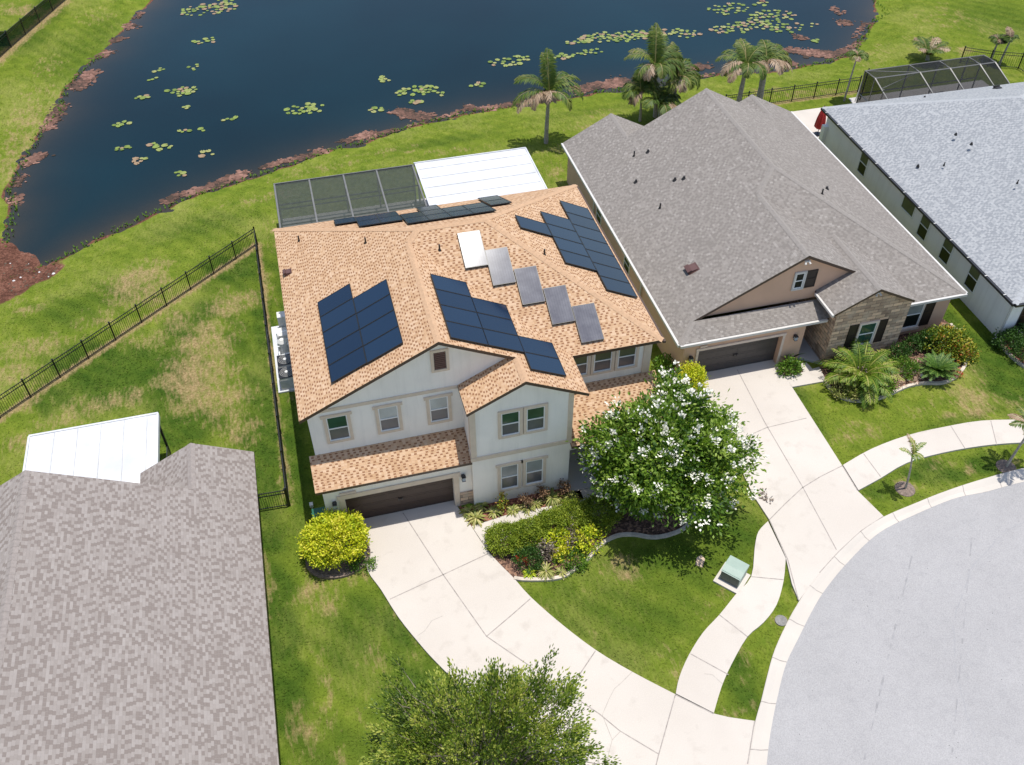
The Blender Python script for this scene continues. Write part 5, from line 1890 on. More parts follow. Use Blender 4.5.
def bush(name, label, cat, c, r, n, leaf, mat, seed, group=None, top=1.0, stem='bark_grey', tint=(0.5, 0.25), lumps=9, box=0.0, ground=0.0):
    """a shrub: leaf clumps over a lumpy shell, short stems inside; parts: foliage, stem"""
    rng = np.random.RandomState(seed)
    t = thing(name, label, cat, (c[0], c[1], ground), group)
    k = int(n / 26)
    d = rng.normal(size=(k, 3))
    d[:, 2] = np.abs(d[:, 2]) * 1.1 - .25
    d /= np.linalg.norm(d, axis=1, keepdims=True)
    if box:
        e = np.max(np.abs(d), axis=1, keepdims=True)
        d = d * (1 - box) + d / e * box * .85
    ld = rng.normal(size=(lumps, 3))
    ld /= np.linalg.norm(ld, axis=1, keepdims=True)
    dn = d / np.linalg.norm(d, axis=1, keepdims=True)
    bl = 1 + .22 * np.max(np.clip(dn @ ld.T, 0, 1) ** 6, axis=1, keepdims=True) - .1
    rr = (.55 + .45 * rng.rand(k, 1) ** .45) * bl
    C = d * rr * np.array(r) + np.array((c[0], c[1], c[2]))
    P, D, T = [], [], []
    for i in range(k):
        m_ = 26
        q = rng.normal(size=(m_, 3)) * leaf * .9
        dd = rng.normal(size=(m_, 3)) * .8 + dn[i] * .8 + np.array((0, 0, .35))
        P.append(C[i] + q)
        D.append(dd)
        T.append(np.full(m_, tint[0] + rng.normal() * tint[1] * .7) + rng.normal(size=m_) * tint[1] * .6)
    P, D, T = np.concatenate(P), np.concatenate(D), np.concatenate(T)
    k2 = P[:, 2] > ground + .03
    P, D, T = P[k2], D[k2], T[k2]
    V = leaves(P, D, leaf * (.8 + .5 * rng.rand(len(P))), leaf * .55, rng)
    V[:, :, 2] = np.maximum(V[:, :, 2], ground + .02)
    quads('foliage', V, T, mat, t)
    m = MB()
    for i in range(5):
        a = rng.rand() * 6.28
        b = (c[0] + math.cos(a) * r[0] * .45, c[1] + math.sin(a) * r[1] * .45, c[2])
        m.tube([(c[0] + math.cos(a) * .05, c[1] + math.sin(a) * .05, ground), b], [.03, .012], 5)
    m.build('stem', stem, t)
    return t


def frond(P0, az, L, elev, droop, nl, ll, lw, rng, vee=0.5, sway=0.0):
    """one pinnate leaf: a bending midrib with two rows of leaflets; returns (N,4,3), tint offsets"""
    k = nl
    s = np.linspace(0, 1, k)
    e = elev - droop * s ** 1.35
    ds = L / (k - 1)
    h = np.cumsum(np.cos(e)) * ds
    z = np.cumsum(np.sin(e)) * ds
    a = az + sway * s
    pts = np.stack([P0[0] + h * np.cos(a), P0[1] + h * np.sin(a), P0[2] + z], 1)
    pts[0] = P0
    T = np.gradient(pts, axis=0)
    T /= np.linalg.norm(T, axis=1, keepdims=True)
    side = np.stack([-np.sin(a), np.cos(a), np.zeros(k)], 1)
    up = np.cross(T, side)
    up *= np.sign(up[:, 2:3] + 1e-6)
    prof = np.sin(np.pi * (0.12 + 0.86 * s)) ** .7
    V, TT = [], []
    for sg in (-1, 1):
        d = side * sg * .85 + T * .6 + up * (vee * .5) + rng.normal(size=(k, 3)) * .10
        d[:, 2] -= .25 + .25 * s
        d /= np.linalg.norm(d, axis=1, keepdims=True)
        ln = ll * prof * (.85 + .3 * rng.rand(k))
        w = np.cross(d, up)
        w /= np.maximum(np.linalg.norm(w, axis=1, keepdims=True), 1e-6)
        mid = pts + d * ln[:, None] * .5
        tip = pts + d * ln[:, None]
        tip[:, 2] -= ln * .22
        V.append(np.stack([pts, mid + w * lw * .5, tip, mid - w * lw * .5], 1)[1:])
        TT.append(rng.normal(size=k - 1) * .12)
    wd = np.linspace(.035, .008, k)[:, None]
    V.append(np.stack([pts[:-1] + side[:-1] * wd[:-1], pts[1:] + side[1:] * wd[1:], pts[1:] - side[1:] * wd[1:], pts[:-1] - side[:-1] * wd[:-1]], 1))
    TT.append(np.full(k - 1, .45))
    return np.concatenate(V), np.concatenate(TT)


def palm(label, base, h, lean, fronds, seed, fl=2.3, dry=0.25, cat='palm tree', name='palm_tree', trunk_r=.12, group=None, nl=52, ll=.66, lw=.08, tint=.42, bark='bark_pale', leafm='frond_green'):
    """fronds: list of (azimuth deg, elevation deg, droop deg, length factor, dry?)"""
    rng = np.random.RandomState(seed)
    t = thing(name, label, cat, (base[0], base[1], 0), group)
    top = np.array((base[0] + lean[0], base[1] + lean[1], h))
    m = MB()
    pts = [(base[0] + lean[0] * s ** 1.5, base[1] + lean[1] * s ** 1.5, h * s - .05) for s in np.linspace(0, 1, 9)]
    rad = [trunk_r * (1.35 - .5 * s + .12 * (i % 2)) for i, s in enumerate(np.linspace(0, 1, 9))]
    m.tube(pts, rad, 9)
    m.build('trunk', bark, t, smooth=True)
    G_, D_ = [], []
    for az, el, dr, f, isdry in fronds:
        V, T = frond(top + rng.normal(size=3) * .04, R(az), fl * f, R(el), R(dr), nl, ll, lw, rng, sway=rng.normal() * .12)
        s = np.tile(np.linspace(0, 1, nl - 1), 3)
        (D_ if isdry else G_).append((V, np.clip(T + tint + rng.normal() * .1 + .25 * s * (0.4 + dry), 0, 1)))
    if G_:
        quads('crown', np.concatenate([v for v, _ in G_]), np.concatenate([q for _, q in G_]), leafm, t)
    if D_:
        quads('dry_fronds', np.concatenate([v for v, _ in D_]), np.concatenate([q for _, q in D_]), 'frond_dry', t)
    return t


p1 = (17.2, 57.06, 0)
palm('lone palm with drooping wind-torn fronds on the lawn behind the white patio roof', p1, 3.75, (.15, .1),
     [(92, 86, 30, 1.25, 0), (80, 78, 35, 1.2, 0), (105, 80, 30, 1.15, 0), (170, 62, 105, 1.25, 0), (150, 60, 100, 1.2, 0), (190, 35, 100, 1.3, 0), (195, 25, 90, 1.25, 1), (205, 40, 120, 1.0, 1), (20, 62, 125, 1.15, 0), (-5, 55, 130, 1.2, 0), (-25, 45, 125, 1.25, 0), (40, 65, 110, 1.1, 0), (-50, 40, 130, 1.1, 0), (235, 55, 150, .6, 1), (260, 50, 150, .55, 1), (10, 60, 110, 1.2, 0)], 31, fl=2.35)
pc = (26.1, 58.6)
CL = [(88, 84, 30, 1.25, 0), (100, 76, 30, 1.2, 0), (70, 70, 45, 1.2, 0), (165, 62, 115, 1.2, 0), (150, 65, 100, 1.1, 0), (30, 60, 105, 1.25, 0), (15, 55, 125, 1.2, 0), (-15, 48, 130, 1.15, 0), (55, 65, 80, 1.25, 0), (200, 45, 130, 1.0, 0), (230, 45, 140, .9, 1), (270, 50, 130, .9, 0), (300, 45, 140, 1.0, 0), (350, 35, 135, 1.05, 1), (330, 40, 120, 1.1, 0)]
palm('tallest green palm of the dense cluster behind the grey roof ridge', pc, 3.95, (-.4, .1), CL, 41, fl=2.3, group='palm cluster behind the grey roof')
palm('full palm with dry hanging fronds at the right of the palm cluster', (27.3, 58.6), 2.9, (.3, 0), [(a + 25, e - 8, d, f * .92, q) for a, e, d, f, q in CL], 43, fl=2.2, group='palm cluster behind the grey roof')
palm('low bushy palm at the foot of the palm cluster', (26.2, 57.9), 1.5, (-.1, 0), [(a * 1.13 + 40, e - 12, d * .8, f * .9, q) for a, e, d, f, q in CL], 47, fl=2.2, group='palm cluster behind the grey roof', tint=.35)
palm('small slim palm standing left of the palm cluster', (24.8, 58.3, 0), 2.35, (-.1, 0), [(170, 55, 110, 1, 0), (150, 60, 100, .9, 0), (190, 40, 110, 1, 0), (30, 55, 110, .9, 0), (0, 50, 110, .9, 0), (60, 60, 90, .8, 0), (215, 30, 140, .9, 1), (320, 45, 120, .8, 0), (95, 75, 60, .8, 0)], 53, fl=1.75, trunk_r=.08, tint=.4)
RT = [(140, 60, 110, 1.1, 0), (100, 72, 60, .95, 0), (165, 52, 105, 1.2, 0), (185, 40, 120, 1.2, 1), (210, 30, 100, 1.15, 1), (60, 62, 90, 1.0, 0), (250, 50, 130, .95, 0), (290, 45, 130, 1.05, 0), (120, 70, 80, .95, 0), (200, 40, 115, 1.1, 0), (0, 50, 115, 1.1, 0), (335, 45, 125, 1.0, 1)]
palm('ragged palm with mostly brown fronds behind the grey roof, left of a leaning one', (31.65, 56.63, 0), 4.1, (.25, .2), RT + [(80, 72, 70, 1.0, 0), (30, 65, 90, 1.0, 0)], 59, fl=2.1, trunk_r=.15)
palm('leaning palm with green top and brown skirt near the fence end', (33.74, 57.32, 0), 3.9, (.0, .1), [(60, 60, 80, 1.05, 0), (40, 55, 90, 1.05, 1), (150, 60, 100, .9, 0), (200, 50, 120, .9, 0), (10, 50, 115, 1.15, 0), (-10, 40, 120, 1.2, 0), (80, 65, 70, .9, 0), (30, 60, 100, 1.1, 0), (350, 45, 110, 1.1, 0), (320, 40, 130, 1.1, 1), (270, 50, 140, 1.1, 1), (110, 60, 100, .8, 0), (330, 30, 110, 1.2, 1)], 61, fl=2.0, trunk_r=.2)
SM = [(a, 55, 110, .9, k % 4 == 3) for k, a in enumerate(range(0, 360, 36))]
palm('thin young palm tied to white stakes beside the mansard pool cage', (40.89, 57.18, 0), 3.5, (.1, 0), SM, 67, fl=1.05, trunk_r=.055, ll=.4, lw=.07)
palm('short shaggy palm with pale dead fronds behind the pool cage', (50.9, 61.7), .45, (-.1, 0), [(a, 60, 70, 1.1, k % 3 == 1) for k, a in enumerate(range(0, 360, 30))], 71, fl=1.7, trunk_r=.12)
palm('small dark palm left of a twin by the far fence', (55.69, 60.2, 0), 1.7, (.1, 0), SM, 73, fl=.95, trunk_r=.07, ll=.4, lw=.08, tint=.2, group='twin palms by the far fence')
palm('small dark palm with pale tip right of its twin by the far fence', (55.96, 59.39, 0), 2.1, (.2, 0), SM[:7] + [(80, 70, 60, 1.1, 1)], 79, fl=1.0, trunk_r=.07, ll=.4, lw=.08, tint=.2, group='twin palms by the far fence')
palm('spindly street palm with a few bright fronds in the verge', (24.79, 22.24, 0), 2.45, (-.35, .1), [(100, 80, 60, .9, 0), (160, 55, 50, .9, 0), (30, 45, 60, .95, 0), (250, 60, 110, .7, 0), (90, 70, 70, 1.05, 1), (300, 50, 100, .7, 0)], 83, fl=.95, trunk_r=.038, nl=20, ll=.2, lw=.05, leafm='frond_areca')
palm('street palm at the edge of the view with a wide dark shadow', (30.23, 22.21, 0), 2.5, (.35, .1), [(a, 50, 70, 1.0, k % 3 == 0) for k, a in enumerate(range(10, 370, 40))], 89, fl=1.25, trunk_r=.05, nl=24, ll=.34, lw=.08)
for q, lb in (((24.79, 22.24, 0), 'ring of grey mulch round the spindly street palm'), ((30.23, 22.21, 0), 'ring of grey mulch round the street palm at the edge')):
    m = MB()
    m.tube([(q[0], q[1], -.05), (q[0], q[1], .03), (q[0], q[1], .07)], [.5, .46, .3], 16)
    tag(m.build('mulch_ring', 'mulch_ring'), lb, 'mulch ring')
# white stakes by the young palm
t = thing('plant_stakes', 'pair of white stakes propping the young palm beside the pool cage', 'stakes', (41.6, 56.9, 0))
m = MB()
m.tube([(41.55, 56.75, 0), (41.95, 57.1, 1.5)], .045, 6)
m.build('stake', 'white_gutter', t)
m = MB()
m.tube([(42.05, 56.9, 0), (42.4, 57.3, 2.4)], .045, 6)
m.build('stake', 'lamp_dark', t)


# ---- the big flowering tree ---------------------------------------------------------
def tree(label, c, r, base, n_clumps, per, leaf, mat, seed, name='tree', trunk_r=.14, cull=None, lump_n=14, spread=.5, stretch=0.0, tint=(.45, .22), bark='bark_grey', inner=.35, twigs=False, rough=(.82, .36, 22)):
    rng = np.random.RandomState(seed)
    t = thing(name, label, 'tree', (base[0], base[1], 0))
    d = rng.normal(size=(n_clumps, 3))
    d[:, 2] = d[:, 2] * .9 + .25
    d /= np.linalg.norm(d, axis=1, keepdims=True)
    ld = rng.normal(size=(lump_n, 3))
    ld /= np.linalg.norm(ld, axis=1, keepdims=True)
    b = rough[0] + rough[1] * np.max(np.clip(d @ ld.T, 0, 1) ** rough[2], axis=1, keepdims=True)
    rr = (inner + (1 - inner) * rng.rand(n_clumps, 1) ** .5) * b
    C = d * rr * np.array(r) + np.array(c)
    P, D, T = [], [], []
    for i in range(n_clumps):
        k = int(per * (.6 + .8 * rng.rand()))
        q = rng.normal(size=(k, 3)) * spread * (.6 + .6 * rng.rand())
        q[:, 2] *= .65
        q += d[i] * (np.minimum(np.abs(rng.normal(size=(k, 1))), 1.5) * stretch)
        dd = q / spread * .7 + d[i] * .6 + rng.normal(size=(k, 3)) * .7 + np.array((0, 0, .1))
        P.append(C[i] + q)
        D.append(dd)
        T.append(tint[0] + rng.normal() * tint[1] * .8 + rng.normal(size=k) * tint[1] * .7 + .1 * (C[i][2] - c[2]) / r[2])
    P, D, T = np.concatenate(P), np.concatenate(D), np.concatenate(T)
    if cull is not None:
        k = ~cull(P)
        P, D, T = P[k], D[k], T[k]
    V = leaves(P, D, leaf * (.75 + .6 * rng.rand(len(P))), leaf * .5, rng, up=.8)
    quads('crown', V, T, mat, t)
    m = MB()
    fork = np.array((base[0] + (c[0] - base[0]) * .2, base[1] + (c[1] - base[1]) * .2, max(.6, c[2] - r[2] * .75)))
    m.tube([(base[0], base[1], -.1), (base[0], base[1], .1), tuple(fork)], [trunk_r * 1.5, trunk_r * 1.1, trunk_r * .9], 9)
    pick = rng.choice(n_clumps, 34, replace=False)
    for i in pick:
        e = C[i]
        mid = fork * .5 + e * .5 + np.array((0, 0, .25 * r[2] * .4)) + rng.normal(size=3) * .15
        m.tube([tuple(fork - np.array((0, 0, .1))), tuple(mid), tuple(e)], [trunk_r * .55, trunk_r * .3, trunk_r * .1], 6, cap=False)
    if twigs:
        for i in range(n_clumps):
            e = C[i] + d[i] * stretch * 1.2
            m.tube([tuple(C[i] - d[i] * .5 + rng.normal(size=3) * .1), tuple(C[i]), tuple(e)], [.016, .012, .004], 4, cap=False)
    m.build('trunk', bark, t, smooth=True)
    return t, C, d


def porch_cull(P):
    hit = (P[:, 0] < 14.6) & (P[:, 1] > 25.7) & (P[:, 2] < 3.75 + .33 * (P[:, 1] - 26))
    hit |= (P[:, 0] < 9.75) & (P[:, 1] > 25.9)
    return hit


ft, FC, FD = tree('large round tree full of white blossom in front of the entrance', (13.05, 24.8, 3.0), (3.95, 3.75, 2.5), (12.9, 23.9), 560, 74, .21, 'leaf_flower_tree', 101, name='flowering_tree', trunk_r=.16, cull=porch_cull, spread=.27, tint=(.46, .27), bark='bark_pale', inner=.45, lump_n=26, rough=(.74, .42, 26))
rng = np.random.RandomState(7)
Q, DD = [], []
out = [i for i in range(len(FC)) if np.linalg.norm((FC[i] - np.array((13.05, 24.8, 3.0))) / np.array((3.95, 3.75, 2.5))) > .70]
bl_n = [i for i in list(out) * 2 if rng.rand() < .5]
for i in bl_n:
    b0 = FC[i] + FD[i] * (.22 + .18 * rng.rand()) + rng.normal(size=3) * .15 + np.array((0, -.06, .12))
    k = rng.randint(6, 22)
    q = rng.normal(size=(k, 3)) * np.array((.075, .075, .05)) * (.7 + .7 * rng.rand())
    Q.append(b0 + q)
    DD.append(q * 6 + FD[i] + rng.normal(size=(k, 3)) * .5 + np.array((0, 0, .4)))
Q, DD = np.concatenate(Q), np.concatenate(DD)
k = ~porch_cull(Q)
quads('blossom', leaves(Q[k], DD[k], .125, .10, rng, up=1.2), rng.rand(int(k.sum())), 'petal_white', ft)

tree('feathery small-leaved tree beside the driveway at the bottom of the view', (2.25, 12.9, 3.6), (4.3, 4.1, 3.55), (2.0, 12.3), 620, 88, .12, 'leaf_oak', 103, name='street_tree', trunk_r=.15, spread=.13, stretch=.42, tint=(.42, .34), inner=.22, lump_n=15, twigs=True, rough=(.66, .46, 16))

# ---- shrubs and bedding ------------------------------------------------------------
bush('round_bush', 'big round yellow-green bush at the garage corner', 'bush', (-1.58, 25.4, .95), (1.36, 1.12, 1.05), 12500, .125, 'leaf_yellow', 201, tint=(.6, .24), lumps=14, box=.12)
bush('low_shrub', 'low sparse green shrub at the foot of the round yellow bush', 'shrub', (-.62, 24.35, .2), (.6, .35, .28), 700, .09, 'leaf_fresh', 203)
bush('golden_bush', 'square golden bush beside the grey garage door', 'bush', (17.35, 30.7, .85), (.75, .65, .95), 3600, .11, 'leaf_yellow', 205, tint=(.6, .22), box=.5)
bush('side_shrub', 'fresh green shrub in the narrow passage between the two houses', 'shrub', (16.75, 32.6, .4), (.45, .7, .55), 900, .13, 'leaf_fresh', 206)
HG = 'clipped hedge mounds beside the front walkway'
for k, (q, rx, ry, rz, lb) in enumerate((((5.84, 23.9, 0), .95, .80, .62, 'clipped hedge mound nearest the driveway'), ((6.82, 23.93, 0), .85, .72, .62, 'clipped hedge mound second from the driveway'),
                                         ((7.93, 24.21, 0), .8, .72, .60, 'clipped hedge mound below the bay windows'), ((9.08, 24.37, 0), .9, .8, .62, 'clipped hedge mound left of the flowering tree'), ((10.22, 24.19, 0), 1.0, .8, .6, 'shaded hedge mound under the flowering tree'))):
    bush('hedge_mound', lb, 'hedge', (q[0], q[1], .42), (rx, ry, rz), int(7500 * rx), .085, 'leaf_hedge', 210 + k, group=HG, box=.2, tint=(.55, .25), lumps=6)
bush('round_shrub', 'dark round shrub in front of the hedge mounds', 'shrub', (6.52, 22.68, 0.3), (.62, .55, .5), 1900, .085, 'leaf_dark', 221)
bush('croton_bush', 'yellow variegated bush at the right of the front bed', 'bush', (9.34, 23, 0.35), (.65, .55, .55), 950, .13, 'leaf_yellow', 223, tint=(.5, .3))
bush('croton_bush', 'smaller yellow variegated bush in the middle of the front bed', 'bush', (7.99, 23.3, 0.35), (.5, .5, .5), 1000, .13, 'leaf_yellow', 225, tint=(.45, .3))
bush('croton_bush', 'tiny bright yellow bush beside the spiky grey plant', 'bush', (8.01, 22.6, 0.25), (.36, .3, .3), 520, .12, 'leaf_yellow', 226, tint=(.75, .2))
bush('groundcover_shrub', 'low green shrub along the curved bed edging', 'shrub', (8.34, 22.31, 0.15), (.75, .6, .28), 1500, .10, 'leaf_fresh', 227)
bush('twiggy_shrub', 'bare grey twiggy shrub between the yellow bushes', 'shrub', (8.63, 23.27, 0.25), (.5, .5, .42), 700, .12, 'leaf_grey', 228)
bush('bronze_shrub', 'tall thin bronze shrub in the middle of the front bed', 'shrub', (7.4, 22.88, 0.3), (.3, .3, .55), 520, .13, 'leaf_grey', 229)
bush('red_flowers', 'small cluster of red flowers beside the dark round shrub', 'flowers', (6.21, 22.71, 0.3), (.22, .18, .14), 160, .08, 'petal_red', 222)


def tuft(label, p, n, L, mat, seed, group=None, spread=1.0, name='strappy_plant', cat='plant', w=.05, tint=(.5, .25), el=(35, 80)):
    rng = np.random.RandomState(seed)
    t = thing(name, label, cat, (p[0], p[1], 0), group)
    V, T = [], []
    for i in range(n):
        a = rng.rand() * 6.283
        e = R(el[0] + (el[1] - el[0]) * rng.rand())
        l = L * (.7 + .5 * rng.rand())
        b = np.array((p[0], p[1], .04)) + np.array((math.cos(a), math.sin(a), 0)) * .08 * rng.rand()
        side = np.array((-math.sin(a), math.cos(a), 0))
        pts, tt = [b], b
        for s in range(4):
            ee = e - R(38) * s * spread
            tt = tt + np.array((math.cos(a) * math.cos(ee), math.sin(a) * math.cos(ee), math.sin(ee))) * l / 4
            pts.append(tt)
        ws = [.6, 1, .85, .5, .05]
        tn = tint[0] + rng.normal() * tint[1]
        for s in range(4):
            V.append([pts[s] + side * w * ws[s], pts[s + 1] + side * w * ws[s + 1], pts[s + 1] - side * w * ws[s + 1], pts[s] - side * w * ws[s]])
            T.append(tn)
    V = np.array(V)
    V[:, :, 2] = np.maximum(V[:, :, 2], .05)
    o = quads('leaves', V, T, mat, t)
    m = MB()
    m.tube([(p[0], p[1], 0), (p[0], p[1], .15)], [.06, .03], 6)
    m.build('stem', 'bark_grey', t)
    return t


SG = 'striped plants along the bay wall'
for k, (q, lb) in enumerate((((4.53, 26.04, 0), 'pale strappy plant at the garage corner of the red bed'), ((4.81, 25.61, 0), 'pale strappy plant nearest the driveway in the red bed'), ((5.19, 26.23, 0), 'upright strappy plant against the bay corner'), ((5.69, 25.74, 0), 'small strappy plant between the two bronze shrubs'),
                             ((6.57, 25.62, 0), 'strappy plant below the left ground-floor window'), ((7.28, 25.62, 0), 'strappy plant below the right ground-floor window'), ((7.64, 25.7, 0), 'short strappy plant right of the middle bronze shrub'), ((8.51, 25.84, 0), 'large bright strappy plant at the end of the red bed'), ((9.4, 25.73, 0), 'dull strappy plant next to the porch'))):
    tuft(lb, q, 48 if k != 7 else 80, .52 if k not in (1, 7) else .75, 'leaf_strap', 240 + k, SG, w=.038, tint=(.45 if k not in (7,) else .3, .28))
BG = 'bronze shrubs along the bay wall'
for k, (q, lb) in enumerate((((6.16, 25.91, 0), 'bronze shrub under the left ground-floor window'), ((7.16, 25.71, 0), 'bronze shrub under the right ground-floor window'), ((8.1, 25.95, 0), 'bronze shrub right of the ground-floor windows'), ((9.07, 25.94, 0), 'bronze shrub at the porch end of the red bed'))):
    bush('bronze_shrub', lb, 'shrub', (q[0], q[1], .45), (.2, .2, .42), 260, .11, 'leaf_bronze' if k else 'leaf_croton', 260 + k, BG)
tuft('bright green broad-leaved plant beside the stone-faced pier', (4.6, 26.56, 0), 14, .5, 'leaf_fresh', 270, w=.09, name='broadleaf_plant', tint=(.7, .2))
tuft('striped grassy plant with a dead centre at the front of the front bed', (7.12, 22.04, 0), 80, .62, 'leaf_strap', 271, w=.03, name='grassy_plant')
tuft('yellow-green grassy plant at the driveway end of the front bed', (6.42, 22.11, 0), 60, .42, 'leaf_yellow', 272, w=.03, name='grassy_plant', tint=(.35, .2))
tuft('thin striped grassy plant along the curved bed edging', (7.74, 21.82, 0), 40, .4, 'leaf_strap', 273, w=.03, name='grassy_plant')

# the bed in front of the stone gable
ap = (26.36, 29.37, 0)
rng = np.random.RandomState(5)
t = thing('areca_palm', 'big fountain-shaped areca palm in front of the stone gable', 'palm', (ap[0], ap[1], 0))
V, T = [], []
for k in range(95):
    a = rng.rand() * 360
    e = 42 + 46 * rng.rand()
    b = np.array((ap[0], ap[1], .15)) + np.array((math.cos(R(a)), math.sin(R(a)), 0)) * (.12 + .22 * rng.rand())
    v, q = frond(b, R(a), 2.15 * (.7 + .4 * rng.rand()), R(e), R(75 + 30 * rng.rand()), 30, .42, .055, rng)
    V.append(v)
    T.append(np.clip(q + .45 + rng.normal() * .16, 0, 1))
quads('crown', np.concatenate(V), np.concatenate(T), 'frond_areca', t)
V, T = [], []
for k in range(8):
    a = 285 + 50 * rng.rand()
    v, q = frond(np.array((ap[0] + .25, ap[1] - .15, .3)), R(a), 1.5, R(50), R(120), 26, .38, .05, rng)
    V.append(v)
    T.append(q + .6)
quads('dry_fronds', np.concatenate(V), np.concatenate(T), 'frond_dry', t)
m = MB()
for k in range(7):
    a = k * .9
    m.tube([(ap[0] + .2 * math.cos(a), ap[1] + .2 * math.sin(a), 0), (ap[0] + .26 * math.cos(a), ap[1] + .26 * math.sin(a), .8)], [.05, .035], 6)
m.build('trunk', 'bark_grey', t)
sg = (30.41, 28.62, 0)
t = thing('sago_palm', 'dark green sago palm with stiff radiating fronds by the bed edging', 'palm', (sg[0], sg[1], 0))
V, T = [], []
for k in range(40):
    a = k * 137.5
    e = 18 + 52 * (k % 8) / 8
    v, q = frond(np.array((sg[0], sg[1], .42)), R(a), 1.12 * (.85 + .25 * rng.rand()), R(e), R(42), 34, .22, .042, rng, vee=1.0)
    V.append(v)
    T.append(q + .45)
quads('crown', np.concatenate(V), np.concatenate(T), 'frond_sago', t)
m = MB()
m.tube([(sg[0], sg[1], -.02), (sg[0], sg[1], .42)], [.16, .14], 10)
m.build('trunk', 'bark_grey', t)
bush('variegated_shrub', 'light green speckled shrub below the areca palm', 'shrub', (25.16, 28.58, 0.25), (.75, .55, .42), 1500, .12, 'leaf_strap', 301, tint=(.25, .3))
bush('bright_shrub', 'lime green shrub right of the areca palm', 'shrub', (27.15, 28.48, 0.35), (.55, .5, .6), 1300, .14, 'leaf_fresh', 302, tint=(.8, .2))
bush('round_shrub', 'rounded mid green shrub between the areca and sago palms', 'shrub', (28.8, 29.3, 0.35), (.85, .62, .55), 2600, .085, 'leaf_fresh', 303, box=.2)
bush('dark_shrub', 'dark green shrub under the stone wall', 'shrub', (29.37, 30.5, 0.3), (.6, .5, .5), 1300, .10, 'leaf_dark', 304)
bush('dark_shrub', 'dark green shrub below the shuttered window', 'shrub', (30.41, 30.81, 0.3), (.55, .45, .5), 1200, .10, 'leaf_dark', 305)
bush('dark_shrub', 'upright dark green shrub left of the flowering croton', 'shrub', (31.18, 30.82, 0.4), (.5, .5, .65), 1200, .11, 'leaf_dark', 306)
bush('croton_hedge', 'large croton with orange and yellow leaves at the house corner', 'bush', (32.04, 30.4, 0.5), (1.15, .9, .75), 4200, .14, 'leaf_croton', 307, tint=(.26, .34), lumps=10)
bush('croton_hedge', 'red and gold croton at the lawn end of the bed', 'bush', (32.6, 29.67, 0.35), (.75, .65, .55), 1900, .14, 'leaf_croton', 308, tint=(.36, .33))
bush('pink_bedding', 'pale pink bedding plant beside the lime green shrub', 'plant', (28.07, 28.64, 0.12), (.45, .3, .22), 420, .11, 'leaf_pink', 309)
bush('pink_bedding', 'pale pink bedding plant in front of the rounded green shrub', 'plant', (29.14, 28.75, 0.12), (.5, .3, .22), 420, .11, 'leaf_pink', 310)
bush('pink_bedding', 'pale pink bedding plant left of the sago palm', 'plant', (30.09, 29.61, 0.12), (.35, .3, .2), 300, .11, 'leaf_pink', 311)
bush('orange_bedding', 'orange-red bedding plant right of the sago palm', 'plant', (31.45, 28.45, 0.12), (.3, .25, .2), 280, .11, 'leaf_croton', 312, tint=(.85, .1))
bush('entry_shrub', 'small bushy green shrub beside the grey garage door', 'shrub', (23.15, 30.9, 0.25), (.62, .45, .45), 1100, .13, 'leaf_fresh', 313, tint=(.45, .3))
tuft('pair of dark spiky leaves behind the small entry shrub', (23.55, 31.71, 0), 9, 1.0, 'leaf_dark', 314, w=.05, name='spiky_plant', spread=.3, el=(55, 85))
for k, (q, s) in enumerate((((29.74, 29.27, 0), .16), ((29.78, 28.86, 0), .12), ((28.95, 28.77, 0), .12), ((31.78, 28.97, 0), .12), ((30.03, 28.4, 0), .1))):
    m = MB()
    m.tube([(q[0], q[1], .0), (q[0], q[1], s * .6), (q[0] + s * .2, q[1], s * 1.1)], [s, s * 1.05, s * .5], 7)
    o = m.build('garden_rock', 'rock_white')
    tag(o, 'small white garden rock among the bedding plants in front of the stone gable', 'rock', 'white rocks in the flower bed')
FB = 'dark shrubs in front of the pale house'
for k, (q, lb) in enumerate((((35.49, 29.71, 0.45), 'dark round shrub at the corner of the pale house'), ((35.77, 28.72, 0.45), 'dark round shrub below the black-framed window of the pale house'), ((36.48, 30.19, 0.4), 'small dark shrub against the pale house wall'))):
    bush('dark_shrub', lb, 'shrub', q, (.7, .65, .6), 1800, .11, 'leaf_dark', 320 + k, FB, tint=(.55, .25))
# a fallen sprig on the neighbouring drive
q = (18.18, 23.42, 0)
rng = np.random.RandomState(3)
P = np.stack([q[0] + rng.normal(size=60) * .12 + np.linspace(-.1, .1, 60), q[1] + rng.normal(size=60) * .10 - np.linspace(-.3, .3, 60), np.full(60, .12) + rng.rand(60) * .05], 1)
o = quads('fallen_sprig', leaves(P, rng.normal(size=(60, 3)) * np.array((1, 1, .2)), .13, .07, rng, up=1.5), rng.rand(60), 'leaf_grey')
tag(o, 'small dried sprig lying on the driveway beside the flowering tree', 'sprig')

